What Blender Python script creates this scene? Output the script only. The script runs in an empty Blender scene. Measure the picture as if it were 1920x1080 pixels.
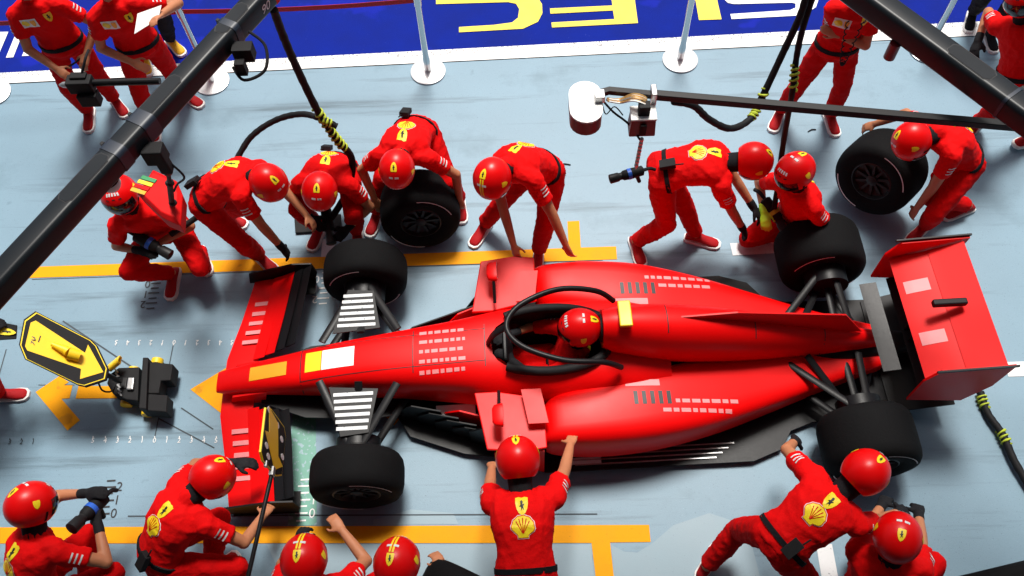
import bpy, bmesh, math, random
import numpy as np
from mathutils import Vector, Matrix
from mathutils.bvhtree import BVHTree
random.seed(7); np.random.seed(7)
S = bpy.context.scene
COL = S.collection
R = math.radians
V = Vector
# ------------------------------------------------------------------ camera
H = 6.4; F = 1642.4
TILT, ROLL, YAW = R(29.70), R(3.156), R(1.752)
_r = V((math.cos(YAW), math.sin(YAW), 0)); _fh = V((-math.sin(YAW), math.cos(YAW), 0))
FWD = _fh*math.sin(TILT) - V((0, 0, 1))*math.cos(TILT)
_d = FWD.cross(_r)
RIGHT = _r*math.cos(ROLL) + _d*math.sin(ROLL)
DOWN = -_r*math.sin(ROLL) + _d*math.cos(ROLL)
CAMP = V((0, 0, H))
cd = bpy.data.cameras.new('camera'); cam = bpy.data.objects.new('camera', cd); COL.objects.link(cam)
cd.sensor_width = 36; cd.lens = 36*F/1920; cd.clip_end = 2000; cd.clip_start = 0.05
m = Matrix((RIGHT, -DOWN, -FWD)).transposed().to_4x4(); m.translation = CAMP
cam.matrix_world = m
S.camera = cam
# ------------------------------------------------------------------ light
SUN_EL, SUN_AZ = R(66), R(8)      # azimuth measured clockwise from +Y
wd = bpy.data.worlds.new('World'); S.world = wd; wd.use_nodes = True
nt = wd.node_tree; bg = nt.nodes['Background']
sky = nt.nodes.new('ShaderNodeTexSky'); sky.sky_type = 'NISHITA'; sky.sun_disc = False
sky.sun_elevation = SUN_EL; sky.sun_rotation = SUN_AZ
sky.air_density = 1.0; sky.dust_density = 6.0; sky.ozone_density = 0.6
nt.links.new(sky.outputs[0], bg.inputs[0]); bg.inputs[1].default_value = 0.066
sl = bpy.data.lights.new('sun', 'SUN'); sl.energy = 3.0; sl.angle = R(16); sl.color = (1, .97, .92)
so = bpy.data.objects.new('sun', sl); COL.objects.link(so)
sd = V((math.sin(SUN_AZ)*math.cos(SUN_EL), math.cos(SUN_AZ)*math.cos(SUN_EL), math.sin(SUN_EL)))
so.rotation_euler = sd.to_track_quat('Z', 'Y').to_euler(); so.location = (0, 8, 12)
S.view_settings.view_transform = 'Standard'; S.view_settings.look = 'None'
S.view_settings.exposure = 0.65; S.view_settings.gamma = 1

def ray(px, py): return (RIGHT*(px-960) + DOWN*(py-540) + FWD*F)
def W(px, py, z=0.0):
    d = ray(px, py); return CAMP + d*((H-z)/-d.z)
def onray(parent, px, py, L, near=True):
    """point on the pixel's ray at distance L from parent (parent's own depth decides)"""
    d = ray(px, py).normalized(); t0 = (parent-CAMP).dot(d); q = CAMP + d*t0
    h2 = L*L - (q-parent).length_squared
    if h2 <= 0: return parent + (q-parent).normalized()*L
    return q - d*math.sqrt(h2) if near else q + d*math.sqrt(h2)
# ------------------------------------------------------------------ materials
MT = {}
def mat(name, col, rough=.5, metal=0., spec=.5, var=.12, vscale=6., bump=0., bscale=40., coat=0., speck=None, rvar=.1, streak=None):
    if name in MT: return MT[name]
    m = bpy.data.materials.new(name); m.use_nodes = True; n = m.node_tree.nodes; l = m.node_tree.links
    b = n['Principled BSDF']
    tc = n.new('ShaderNodeTexCoord')
    nz = n.new('ShaderNodeTexNoise'); nz.inputs['Scale'].default_value = vscale; nz.inputs['Detail'].default_value = 6
    l.new(tc.outputs['Object'], nz.inputs['Vector'])
    mx = n.new('ShaderNodeMix'); mx.data_type = 'RGBA'
    mx.inputs['A'].default_value = (*[c*(1-var) for c in col], 1); mx.inputs['B'].default_value = (*[min(1, c*(1+var)) for c in col], 1)
    l.new(nz.outputs['Fac'], mx.inputs['Factor'])
    out = mx.outputs['Result']
    if speck:      # (scale, threshold, colour)
        for sc, th, c2 in speck:
            z2 = n.new('ShaderNodeTexNoise'); z2.inputs['Scale'].default_value = sc; z2.inputs['Detail'].default_value = 3
            l.new(tc.outputs['Object'], z2.inputs['Vector'])
            mr = n.new('ShaderNodeMapRange'); mr.inputs['From Min'].default_value = th; mr.inputs['From Max'].default_value = th+.04
            l.new(z2.outputs['Fac'], mr.inputs['Value'])
            m2 = n.new('ShaderNodeMix'); m2.data_type = 'RGBA'; m2.inputs['B'].default_value = (*c2, 1)
            l.new(mr.outputs[0], m2.inputs['Factor']); l.new(out, m2.inputs['A']); out = m2.outputs['Result']
    if streak:
        for sc, th, c2 in streak:
            mp = n.new('ShaderNodeMapping'); mp.inputs['Scale'].default_value = sc; l.new(tc.outputs['Object'], mp.inputs['Vector'])
            z2 = n.new('ShaderNodeTexNoise'); z2.inputs['Scale'].default_value = 1; z2.inputs['Detail'].default_value = 8; z2.inputs['Roughness'].default_value = .65
            l.new(mp.outputs[0], z2.inputs['Vector'])
            mr = n.new('ShaderNodeMapRange'); mr.inputs['From Min'].default_value = th; mr.inputs['From Max'].default_value = th+.14; mr.inputs['To Max'].default_value = .75
            l.new(z2.outputs['Fac'], mr.inputs['Value'])
            m2 = n.new('ShaderNodeMix'); m2.data_type = 'RGBA'; m2.inputs['B'].default_value = (*c2, 1)
            l.new(mr.outputs[0], m2.inputs['Factor']); l.new(out, m2.inputs['A']); out = m2.outputs['Result']
    l.new(out, b.inputs['Base Color'])
    rr = n.new('ShaderNodeMapRange'); rr.inputs['To Min'].default_value = max(.02, rough-rvar); rr.inputs['To Max'].default_value = min(1, rough+rvar)
    l.new(nz.outputs['Fac'], rr.inputs['Value']); l.new(rr.outputs[0], b.inputs['Roughness'])
    b.inputs['Metallic'].default_value = metal; b.inputs['Specular IOR Level'].default_value = spec
    b.inputs['Coat Weight'].default_value = coat; b.inputs['Coat Roughness'].default_value = .12
    if bump:
        zb = n.new('ShaderNodeTexNoise'); zb.inputs['Scale'].default_value = bscale; zb.inputs['Detail'].default_value = 5
        l.new(tc.outputs['Object'], zb.inputs['Vector'])
        bp = n.new('ShaderNodeBump'); bp.inputs['Strength'].default_value = bump; bp.inputs['Distance'].default_value = .01
        l.new(zb.outputs['Fac'], bp.inputs['Height']); l.new(bp.outputs[0], b.inputs['Normal'])
    MT[name] = m; return m
M_FLOOR = mat('painted_concrete', (.19, .295, .37), .42, var=.20, vscale=.8, bump=.16, bscale=180, spec=.28, streak=[((.35, 5.5, 1), .56, (.075, .115, .14)), ((1.1, 1.3, 1), .57, (.13, .21, .26)), ((.5, 40, 1), .66, (.09, .13, .16))],
              speck=[(90, .66, (.11, .17, .21)), (5, .72, (.15, .24, .3)), (240, .62, (.14, .22, .27)), (170, .68, (.30, .46, .55))])
M_ASPH = mat('asphalt', (.10, .10, .105), .85, var=.3, vscale=60, bump=.5, bscale=150, spec=.3)
M_BLUE = mat('blue_lane_paint', (.003, .014, .21), .75, var=.3, vscale=3, bump=.35, bscale=160, spec=.08,
             speck=[(70, .74, (.10, .14, .45)), (1.6, .60, (.006, .016, .30))])
M_WHITE = mat('white_paint', (.8, .8, .79), .6, var=.04, bump=.1, bscale=150)
M_WSPECK = mat('worn_white_paint', (.78, .78, .77), .7, var=.06, bump=.3, bscale=150, speck=[(70, .56, (.16, .16, .16)), (3, .64, (.35, .35, .35))])
M_FWHITE = mat('scuffed_white_paint', (.66, .68, .69), .6, var=.1, speck=[(40, .66, (.3, .32, .34))])
M_YEL = mat('yellow_floor_paint', (.80, .33, .003), .6, var=.12, vscale=5, bump=.1, bscale=150, spec=.12, speck=[(120, .68, (.45, .2, .01)), (4, .66, (.6, .25, .01))])
M_LYEL = mat('yellow_lane_paint', (.82, .62, .05), .6, var=.06, speck=[(80, .72, (.5, .36, .05))])
M_INK = mat('black_paint', (.012, .012, .014), .5)
M_GREEN = mat('green_floor_paint', (.12, .32, .25), .5, var=.3, vscale=4, speck=[(30, .58, (.25, .37, .42))])
M_PATCH = mat('pale_floor_patch', (.215, .31, .365), .5, var=.12, vscale=2, bump=.1, bscale=180, speck=[(90, .7, (.13, .17, .2))])
M_JOINT = mat('floor_joint', (.05, .065, .075), .8)
M_CLOTH = mat('red_cloth', (.70, .0012, .002), .85, var=.14, vscale=9, bump=.25, bscale=60, spec=.15)
M_CLOTH2 = mat('dark_red_trousers', (.55, .0012, .002), .88, var=.16, vscale=9, bump=.3, bscale=60, spec=.12)
M_BCLOTH = mat('black_cloth', (.012, .012, .014), .9, bump=.3, bscale=60, spec=.15)
M_SKIN = mat('skin', (.44, .175, .085), .55, var=.1, vscale=14, spec=.35)
M_HAIR = mat('dark_hair', (.02, .014, .01), .7)
M_GLOVE = mat('black_glove', (.010, .010, .012), .8, bump=.3, bscale=70, spec=.2)
M_LIME = mat('lime_fabric', (.42, .50, .03), .7, bump=.2)
M_LIMEG = mat('lime_glove', (.52, .80, .02), .7, bump=.2)
M_HELM = mat('red_helmet_shell', (.70, .0015, .002), .34, var=.06, spec=.28)
M_VISOR = mat('dark_visor', (.01, .01, .012), .12, spec=.6)
M_CRED = mat('red_car_paint', (.76, .0012, .0015), .42, var=.06, vscale=2, spec=.20)
M_CARB = mat('carbon_fibre', (.007, .007, .008), .42, var=.3, vscale=120, spec=.22)
M_PINK = mat('faded_white_lettering', (.75, .24, .25), .5, var=.1, vscale=30)
M_MBLACK = mat('matt_black', (.008, .008, .009), .7, spec=.25)
M_TYRE = mat('tyre_rubber', (.005, .005, .0055), .8, var=.25, vscale=20, bump=.2, bscale=60, spec=.10)
M_RIM = mat('dark_rim', (.012, .012, .013), .5, spec=.3)
M_BOOM = mat('boom_carbon', (.010, .013, .016), .34, var=.15, vscale=3, spec=.22)
M_BAND = mat('navy_band', (.012, .02, .035), .45)
M_CHROME = mat('brushed_steel', (.62, .64, .66), .22, metal=1., var=.06)
M_PLATE = mat('polished_plate', (.80, .80, .80), .25, metal=.35, var=.03)
M_SILV = mat('silver', (.5, .5, .5), .35, metal=.8)
M_DRED = mat('deep_red_plastic', (.16, .008, .01), .45)
M_RPL = mat('red_plastic', (.60, .0015, .002), .6, var=.06, spec=.2)
M_PLW = mat('white_plastic', (.82, .82, .80), .45, var=.03)
M_YPL = mat('yellow_plastic', (.85, .55, .01), .45, var=.05)
M_OPL = mat('orange_print', (.85, .38, .01), .5, var=.05)
M_GPL = mat('green_print', (.02, .25, .08), .5)
M_CREST = mat('crest_yellow', (.86, .64, .01), .5, var=.04)
M_BLUEP = mat('blue_plastic', (.02, .12, .6), .4)
M_SOLE = mat('white_sole', (.75, .74, .72), .7)
M_SHOE = mat('red_shoe', (.40, .006, .010), .7, bump=.3, bscale=90, spec=.25)
M_YSHOE = mat('yellow_shoe', (.75, .42, .01), .7, bump=.3, bscale=90)
M_BELT = mat('red_belt_webbing', (.45, .008, .015), .7, bump=.3, bscale=120)
M_COPP = mat('copper_wire', (.6, .35, .12), .4, metal=.5, var=.4, vscale=50)
M_WALL = mat('concrete_wall', (.30, .30, .30), .8, bump=.2, bscale=20)
M_GLASS = mat('dark_glass', (.02, .025, .03), .08)
# ------------------------------------------------------------------ mesh helpers
class MB:
    def __init__(s): s.v = []; s.f = []; s.m = []
    def add(s, vs, fs, mi=0):
        o = len(s.v); s.v += [tuple(x) for x in vs]; s.f += [tuple(i+o for i in f) for f in fs]; s.m += [mi]*len(fs); return s
    def box(s, c, size, rot=None, mi=0, taper=1.0):
        x, y, z = [k/2 for k in size]; c = V(c)
        vs = [V((sx*x*(taper if sz > 0 else 1), sy*y*(taper if sz > 0 else 1), sz*z)) for sz in (-1, 1) for sy in (-1, 1) for sx in (-1, 1)]
        if rot is not None: vs = [rot @ q for q in vs]
        return s.add([q+c for q in vs], [(0, 2, 3, 1), (4, 5, 7, 6), (0, 1, 5, 4), (2, 6, 7, 3), (0, 4, 6, 2), (1, 3, 7, 5)], mi)
    def tube(s, pts, rad, seg=10, mi=0, cap=True, flat=1.0, ref=None):
        pts = [V(p) for p in pts]; n = len(pts)
        if not hasattr(rad, '__len__'): rad = [rad]*n
        vs = []; prev = None
        for i, p in enumerate(pts):
            t = (pts[min(i+1, n-1)] - pts[max(i-1, 0)]).normalized()
            a = (V(ref) if ref is not None else prev if prev is not None else (V((0, 0, 1)) if abs(t.z) < .9 else V((1, 0, 0))))
            a = (a - t*a.dot(t))
            a = a.normalized() if a.length > 1e-6 else t.orthogonal().normalized()
            prev = a; b = t.cross(a)
            for k in range(seg):
                g = 2*math.pi*k/seg; vs.append(p + (a*math.cos(g)*flat + b*math.sin(g))*rad[i])
        fs = [(i*seg+k, i*seg+(k+1) % seg, (i+1)*seg+(k+1) % seg, (i+1)*seg+k) for i in range(n-1) for k in range(seg)]
        if cap: fs += [tuple(range(seg))[::-1], tuple((n-1)*seg+k for k in range(seg))]
        return s.add(vs, fs, mi)
    def caps(s, p, q, r0, r1, seg=12):         # closed tapered capsule
        p, q = V(p), V(q); d = (q-p); L = d.length; d = d/L if L > 1e-6 else V((0, 0, 1))
        P = []; Rr = []
        for a in (-80, -50, -20): P.append(p + d*r0*math.sin(R(a))); Rr.append(r0*math.cos(R(a)))
        for k in (.25, .5, .75): P.append(p+d*L*k); Rr.append(r0+(r1-r0)*k)
        for a in (20, 50, 80): P.append(q + d*r1*math.sin(R(a))); Rr.append(r1*math.cos(R(a)))
        return s.tube(P, Rr, seg)
    def loft(s, secs, mi=0, cap=True):         # list of rings (equal length)
        n = len(secs[0]); vs = [p for r in secs for p in r]
        fs = [(i*n+k, i*n+(k+1) % n, (i+1)*n+(k+1) % n, (i+1)*n+k) for i in range(len(secs)-1) for k in range(n)]
        if cap: fs += [tuple(range(n))[::-1], tuple((len(secs)-1)*n+k for k in range(n))]
        return s.add(vs, fs, mi)
    def prism(s, poly, z0, z1, T=None, mi=0):   # poly (x,y) list, T maps Vector
        n = len(poly); T = T or (lambda q: q)
        vs = [T(V((x, y, z0))) for x, y in poly] + [T(V((x, y, z1))) for x, y in poly]
        fs = [tuple(range(n))[::-1], tuple(range(n, 2*n))] + [(k, (k+1) % n, n+(k+1) % n, n+k) for k in range(n)]
        return s.add(vs, fs, mi)
    def lathe(s, prof, T, seg=32, mi=0, closed=False):   # prof (r, h)
        vs = [T(V((r*math.cos(2*math.pi*k/seg), r*math.sin(2*math.pi*k/seg), h))) for r, h in prof for k in range(seg)]
        n = len(prof); rng = range(n if closed else n-1)
        fs = [(i*seg+k, i*seg+(k+1) % seg, ((i+1) % n)*seg+(k+1) % seg, ((i+1) % n)*seg+k) for i in rng for k in range(seg)]
        if not closed: fs += [tuple(range(seg))[::-1], tuple((n-1)*seg+k for k in range(seg))]
        return s.add(vs, fs, mi)
    def build(s, name, mats, parent=None, smooth=40, bevel=0, fix=True):
        me = bpy.data.meshes.new(name); me.from_pydata(s.v, [], s.f)
        mats = mats if isinstance(mats, (list, tuple)) else [mats]
        for q in mats: me.materials.append(q)
        if len(mats) > 1: me.polygons.foreach_set('material_index', s.m)
        if fix:
            bm = bmesh.new(); bm.from_mesh(me); bmesh.ops.recalc_face_normals(bm, faces=bm.faces); bm.to_mesh(me); bm.free()
        if smooth: me.shade_smooth(); me.set_sharp_from_angle(angle=R(smooth))
        o = bpy.data.objects.new(name, me); COL.objects.link(o)
        if parent is not None: o.parent = parent; o.matrix_parent_inverse = Matrix.Identity(4)
        if bevel:
            bv = o.modifiers.new('bevel', 'BEVEL'); bv.width = bevel; bv.segments = 2; bv.limit_method = 'ANGLE'; bv.angle_limit = R(40)
        return o
def tag(o, label, cat, group=None):
    o['label'] = label; o['category'] = cat
    if group: o['group'] = group
    return o
def empty(name, loc=(0, 0, 0), rz=0):
    o = bpy.data.objects.new(name, None); COL.objects.link(o); o.location = loc; o.rotation_euler = (0, 0, rz); o.empty_display_size = .1
    return o
def struct(o): o['kind'] = 'structure'; return o
def smoothpath(pts, n=8):
    pts = [V(p) for p in pts]; out = []
    for i in range(len(pts)-1):
        p0 = pts[max(i-1, 0)]; p1 = pts[i]; p2 = pts[i+1]; p3 = pts[min(i+2, len(pts)-1)]
        for k in range(n):
            t = k/n
            out.append(.5*((2*p1) + (p2-p0)*t + (2*p0-5*p1+4*p2-p3)*t*t + (3*p1-p0-3*p2+p3)*t**3))
    return out + [pts[-1]]
def frame(origin, x, z):
    """map local -> world with local x along x and z (approximately) along z"""
    x = V(x).normalized(); z = V(z); z = (z - x*z.dot(x)).normalized(); y = z.cross(x); o = V(origin)
    return lambda q: o + x*q.x + y*q.y + z*q.z
# ------------------------------------------------------------------ the setting
def sheet(name, pts, m, parent=None):
    b = MB(); b.add(pts, [tuple(range(len(pts)))]); return b.build(name, m, parent, smooth=0)
def yline(a, b): # world y of the line through two pixels
    p, q = W(*a), W(*b); return lambda x: p.y + (q.y-p.y)*(x-p.x)/(q.x-p.x)
e0 = yline((0, 157), (1773, 70)); e1 = yline((0, 148), (1560, 66)); e2 = yline((0, 137), (1560, 55)); e3 = yline((0, 31), (420, 1))
g = struct(sheet('ground', [(-300, -300, -.012), (300, -300, -.012), (300, 300, -.012), (-300, 300, -.012)], M_ASPH))
XL, XR = -22, 22
floor = struct(sheet('pit_box_floor', [(XL, -1.0, 0), (XR, -1.0, 0), (XR, e0(XR), 0), (XL, e0(XL), 0)], M_FLOOR))
lane = struct(sheet('pit_lane', [(XL, e0(XL), -.004), (XR, e0(XR), -.004), (XR, e3(0)+1.6, -.004), (XL, e3(0)+1.6, -.004)], M_BLUE))
def paint(name, pix, m, parent, z=.004):
    return sheet(name, [W(x, y, z) for x, y in pix], m, parent)
sheet('white_line', [(XL, e0(XL), .004), (XR, e0(XR), .004), (XR, e1(XR), .004), (XL, e1(XL), .004)], M_WHITE, lane)
sheet('worn_white_line', [(XL, e1(XL), .003), (XR, e1(XR), .003), (XR, e2(XR), .003), (XL, e2(XL), .003)], M_WSPECK, lane)
yb = e3(0)
sheet('white_line', [(XL, yb, .004), (XR, yb, .004), (XR, yb+.22, .004), (XL, yb+.22, .004)], M_WSPECK, lane)
sheet('fast_lane_asphalt', [(XL, yb+.22, .002), (XR, yb+.22, .002), (XR, yb+1.6, .002), (XL, yb+1.6, .002)], M_ASPH, lane)
def crop(o, s, pts): return [(o[0]+x/s, o[1]+y/s) for x, y in pts]
c1 = ((840, 0), 2.667)
paint('lane_letter', crop(*c1, [(-60, -70), (330, -75), (430, -40), (470, 20), (472, 65), (450, 108), (375, 143), (250, 150), (55, 161), (55, 135), (230, 124), (320, 112), (350, 88), (356, 45), (340, 18), (300, 10), (-60, 20)]), M_LYEL, lane, .002)
paint('lane_letter', crop(*c1, [(925, -70), (950, 115), (520, 137), (517, 112), (832, 95), (825, 52), (512, 68), (510, 42), (822, 27), (808, -70)]), M_LYEL, lane, .002)
paint('lane_letter', crop(*c1, [(1225, -70), (1255, 100), (1368, 96), (1330, -70)]), M_LYEL, lane, .002)
paint('lane_letter', crop(*c1, [(1375, -70), (1385, 0), (1400, 14), (1430, 20), (1720, 13), (1738, 18), (1738, 38), (1710, 50), (1412, 70), (1418, 95), (1740, 78), (1800, 62), (1840, 35), (1852, 0), (1830, -70)]), M_WHITE, lane, .002)
c2 = ((0, 0), 4.5)
paint('lane_letter', crop(*c2, [(-60, 270), (70, 268), (-20, 480), (-90, 480)]), M_WHITE, lane, .002)
paint('lane_letter', crop(*c2, [(140, 265), (198, 262), (112, 482), (50, 486)]), M_WHITE, lane, .002)
paint('lane_letter', crop(*c2, [(205, 425), (300, 440), (300, 468), (185, 472)]), M_WHITE, lane, .002)
# floor markings (children of the floor)
paint('yellow_line', [(54, 521), (70, 500), (1066, 465), (1064, 415), (1086, 414), (1089, 464), (1155, 462), (1157, 486)], M_YEL, floor)
paint('yellow_line', [(-60, 989), (1217, 984), (1220, 1016), (1144, 1017), (1153, 1100), (1119, 1100), (1109, 1018), (-60, 1019)], M_YEL, floor)
paint('floor_arrow', crop((0, 560), 3.6, [(240, 630), (400, 522), (465, 562), (430, 585), (490, 585), (470, 672), (415, 676), (540, 820), (455, 890)]), M_YEL, floor)
paint('floor_arrow', crop((0, 560), 3.6, [(530, 588), (790, 590), (790, 672), (510, 674)]), M_YEL, floor)
paint('floor_arrow', [(357, 730), (440, 680), (470, 700), (415, 733), (480, 775), (440, 795)], M_YEL, floor)
paint('floor_arrow', [(718, 776), (757, 776), (739, 798)], M_YEL, floor)
paint('white_mark', [(1369, 456), (1460, 452), (1466, 474), (1374, 479)], M_FWHITE, floor)
paint('white_mark', [(1399, 432), (1424, 430), (1428, 452.5), (1402, 454.5)], M_FWHITE, floor)
paint('white_mark', [(604, 448), (628, 447), (628, 480), (602, 482)], M_FWHITE, floor)
paint('white_mark', [(1882, 679), (1950, 677), (1956, 704), (1891, 706)], M_WHITE, floor)
paint('white_mark', [(1530, 1020), (1560, 1020), (1572, 1085), (1541, 1085)], M_FWHITE, floor)
paint('green_strip', [(548, 775), (592, 775), (594, 985), (540, 985)], M_GREEN, floor, .003)
paint('floor_patch', [(1224, 1018), (1262, 985), (1330, 962), (1400, 985), (1430, 1100), (1152, 1100), (1146, 1022), (1170, 1034), (1195, 1036)], M_PATCH, floor, .002)
paint('floor_patch', [(500, 1021), (1108, 1021), (1116, 1100), (530, 1100), (518, 1060)], M_PATCH, floor, .002)
paint('floor_patch', [(700, 975), (770, 955), (850, 962), (860, 983), (700, 984)], M_PATCH, floor, .002)
def strip(name, a, b, w, m, z=.003):
    p, q = W(*a), W(*b); n = V((-(q-p).y, (q-p).x, 0)).normalized()*w/2; k = V((0, 0, z))
    return sheet(name, [p-n+k, q-n+k, q+n+k, p+n+k], m, floor)
for a, b, w in (((118, 602), (250, 690), .012), ((298, 785), (402, 840), .010), ((325, 647), (290, 822), .008), ((12, 655), (-6, 720), .008),
                ((60, 524), (1130, 488), .006), ((240, 968), (1120, 964), .010), ((340, 765), (400, 805), .01), ((72, 722), (140, 722), .006)):
    strip('floor_joint', a, b, w, M_JOINT)
def text(name, body, size, at, rz, m, parent=None, extrude=0., T=None, shear=0.):
    cu = bpy.data.curves.new(name, 'FONT'); cu.body = body; cu.size = size; cu.align_x = 'CENTER'; cu.align_y = 'CENTER'; cu.extrude = extrude; cu.shear = shear; cu.resolution_u = 3
    o = bpy.data.objects.new(name, cu); COL.objects.link(o)
    dg = bpy.context.evaluated_depsgraph_get(); me = bpy.data.meshes.new_from_object(o.evaluated_get(dg)); COL.objects.unlink(o); bpy.data.objects.remove(o)
    me.name = name; me.materials.clear(); me.materials.append(m)
    o = bpy.data.objects.new(name, me); COL.objects.link(o)
    if T is not None:
        for v in me.vertices: v.co = T(V(v.co))
    else: o.location = at; o.rotation_euler = (0, 0, rz)
    if parent is not None: o.parent = parent; o.matrix_parent_inverse = Matrix.Identity(4)
    return o
def ruler(pts_num, ticks, m, rz):
    for t, x, y in pts_num: text('floor_number', t, .10, W(x, y, .005), rz, m, floor)
    for x0, y0, x1, y1 in ticks: strip('ruler_tick', (x0, y0), (x1, y1), .012, m, .005)
def ticks(xs, ys, L): return [(x, y, x+l, y-1) for x, y, l in zip(xs, ys, L)]
ruler([('0', 277, 532), ('1', 273, 551), ('2', 268, 570)], ticks((288, 284, 283, 278, 279, 274, 275), (522, 532, 541, 550, 560, 569, 579), (9, 18, 15, 21, 15, 21, 15)), M_INK, math.pi)
ruler([('0', 594, 523), ('1', 592, 541), ('2', 590, 561)], ticks((604, 602, 603, 598, 600, 595, 598), (512, 522, 531, 541, 550, 560, 570), (14, 19, 14, 21, 14, 22, 15)), M_WHITE, math.pi)
ruler([('2', 224, 913), ('1', 219, 938), ('0', 213, 963)], ticks((201, 195, 196, 190, 190, 186), (902, 914, 926, 939, 951, 964), (16, 23, 16, 24, 16, 20)), M_INK, 0)
ruler([('2', 590, 912), ('1', 588, 938), ('0', 585, 963)], ticks((564, 559, 562, 557, 558, 553, 556), (900, 912, 925, 938, 950, 963, 977), (17, 24, 17, 25, 18, 24, 18)), M_WHITE, 0)
for i in range(11):
    t = '54321012345'[i]
    text('floor_number', t, .055, W(218+21.7*i, 641, .005), math.pi, M_WHITE, floor); strip('ruler_tick', (217+21.7*i, 648), (217+21.7*i, 644), .006, M_WHITE, .005)
    text('floor_number', t, .055, W(174+23.1*i, 826, .005), 0, M_WHITE, floor); strip('ruler_tick', (175+23.1*i, 818), (175+23.1*i, 822), .006, M_WHITE, .005)
for i, t in enumerate('321'): text('floor_number', t, .055, W(18+22*i, 829, .005), 0, M_INK, floor); strip('ruler_tick', (19+22*i, 822), (19+22*i, 825), .006, M_INK, .005)
# the pit building behind and below the viewpoint
b = MB(); b.box((0, -1.4, 6.0), (44, .8, 12.0)); pb = b.build('pit_building', M_WALL, None, 0); tag(pb, 'grey concrete pit building behind the viewpoint', 'building')
q = MB(); q.box((0, 1.6, 8.2), (44, 5.4, .35)); q.build('added_shade_canopy', M_WALL, pb, 0)  # unseen canopy, added to block the sky and darken the near floor
for i in range(-3, 4):
    q = MB(); q.box((i*6.0, -.985, 1.9), (4.6, .05, 3.6)); q.build('garage_door', M_GLASS, pb, 0)
# ------------------------------------------------------------------ stanchions
def stanchion(base, label, htop=.97):
    p = W(*base); t = empty('stanchion', p)
    I = lambda q: q
    b = MB(); b.lathe([(.165, .0), (.172, .006), (.172, .016), (.15, .024), (.03, .03)], I, 40); b.build('base_plate', M_PLATE, t, 30)
    b = MB(); b.lathe([(.034, .028), (.034, .2), (.030, .22), (.030, htop-.12)], I, 20); b.build('post', M_CHROME, t, 30)
    b = MB(); b.lathe([(.036, htop-.12), (.036, htop-.01), (.030, htop)], I, 20); b.build('belt_head', M_CHROME, t, 30)
    b = MB(); b.lathe([(.029, htop), (.029, htop+.006)], I, 20); b.build('cap', M_RPL, t, 30)
    tag(t, label, 'stanchion', 'belt stanchions along the pit lane'); return p
sp = [stanchion(c, l) for c, l in (((-12, 176), 'steel belt stanchion whose base is cut by the left picture edge'), ((398, 154), 'steel belt stanchion behind the left black boom, beside the man with paper'),
     ((803, 135), 'steel belt stanchion standing alone left of the yellow lane letters'), ((1275, 113), 'steel belt stanchion nearest the white oval lamp housing'), ((1738, 96), 'steel belt stanchion mostly hidden behind the right black boom'))]
sp = [sp[0]+V((-1.9, .15, 0))] + sp
for i in (1, 2):
    a, c = sp[i]+V((.03, 0, .90)), sp[i+1]+V((-.03, 0, .90)); b = MB(); n = 8
    b.loft([[a.lerp(c, k/n)+V((0, dy, dz-.03*4*(k/n)*(1-k/n))) for dy, dz in ((-.0015, -.025), (.0015, -.025), (.0015, .025), (-.0015, .025))] for k in range(n+1)])
    tag(b.build('barrier_belt', M_BELT, None, 0), ('red barrier belt between the stanchions behind the standing men' if i == 1 else 'red barrier belt right of the left boom, over the blue lane'), 'belt', 'red barrier belts')
# ------------------------------------------------------------------ wheels
def wheel_profile(w, r=.335):
    h = w/2
    return [(.17, -h+.02), (.20, -h+.005), (.26, -h-.004), (.305, -h+.012), (.327, -h+.045), (r, -h+.09), (r+.001, 0), (r, h-.09), (.327, h-.045), (.305, h-.012), (.26, h+.004), (.20, h-.005), (.17, h-.02), (.165, 0)]
def add_wheel(parent_or_none, loc, axis, w, name='wheel'):
    """wheel (> tyre, rim, stripe) with its axis along `axis`"""
    t = empty(name, loc)
    q = V(axis).to_track_quat('Z', 'Y'); t.rotation_mode = 'QUATERNION'; t.rotation_quaternion = q
    if parent_or_none is not None: t.parent = parent_or_none
    I = lambda p: p
    b = MB(); b.lathe(wheel_profile(w), I, 48, closed=True); b.build('tyre', M_TYRE, t, 50)
    b = MB(); h = w/2
    b.lathe([(.168, -h+.02), (.172, h-.02), (.160, h-.015), (.150, h-.05), (.05, h-.075), (.045, h-.03), (.02, h-.02)], I, 36)
    for k in range(10):
        a = 2*math.pi*k/10; b.box((.10*math.cos(a), .10*math.sin(a), h-.055), (.12, .022, .03), Matrix.Rotation(a, 3, 'Z'))
    b.build('rim', M_RIM, t, 35)
    for sgn in (1, -1):
        for a0 in (20, 200):
            b = MB(); n = 14; z = sgn*(h+.0025)
            arc = lambda r, k: (r*math.cos(R(a0+k*70/n)), r*math.sin(R(a0+k*70/n)), z)
            b.add([arc(.276, k) for k in range(n+1)] + [arc(.284, k) for k in range(n+1)], [(k, k+1, n+2+k, n+1+k) for k in range(n)])
            b.build('sidewall_stripe', M_FWHITE, t, 0)
    return t
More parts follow.
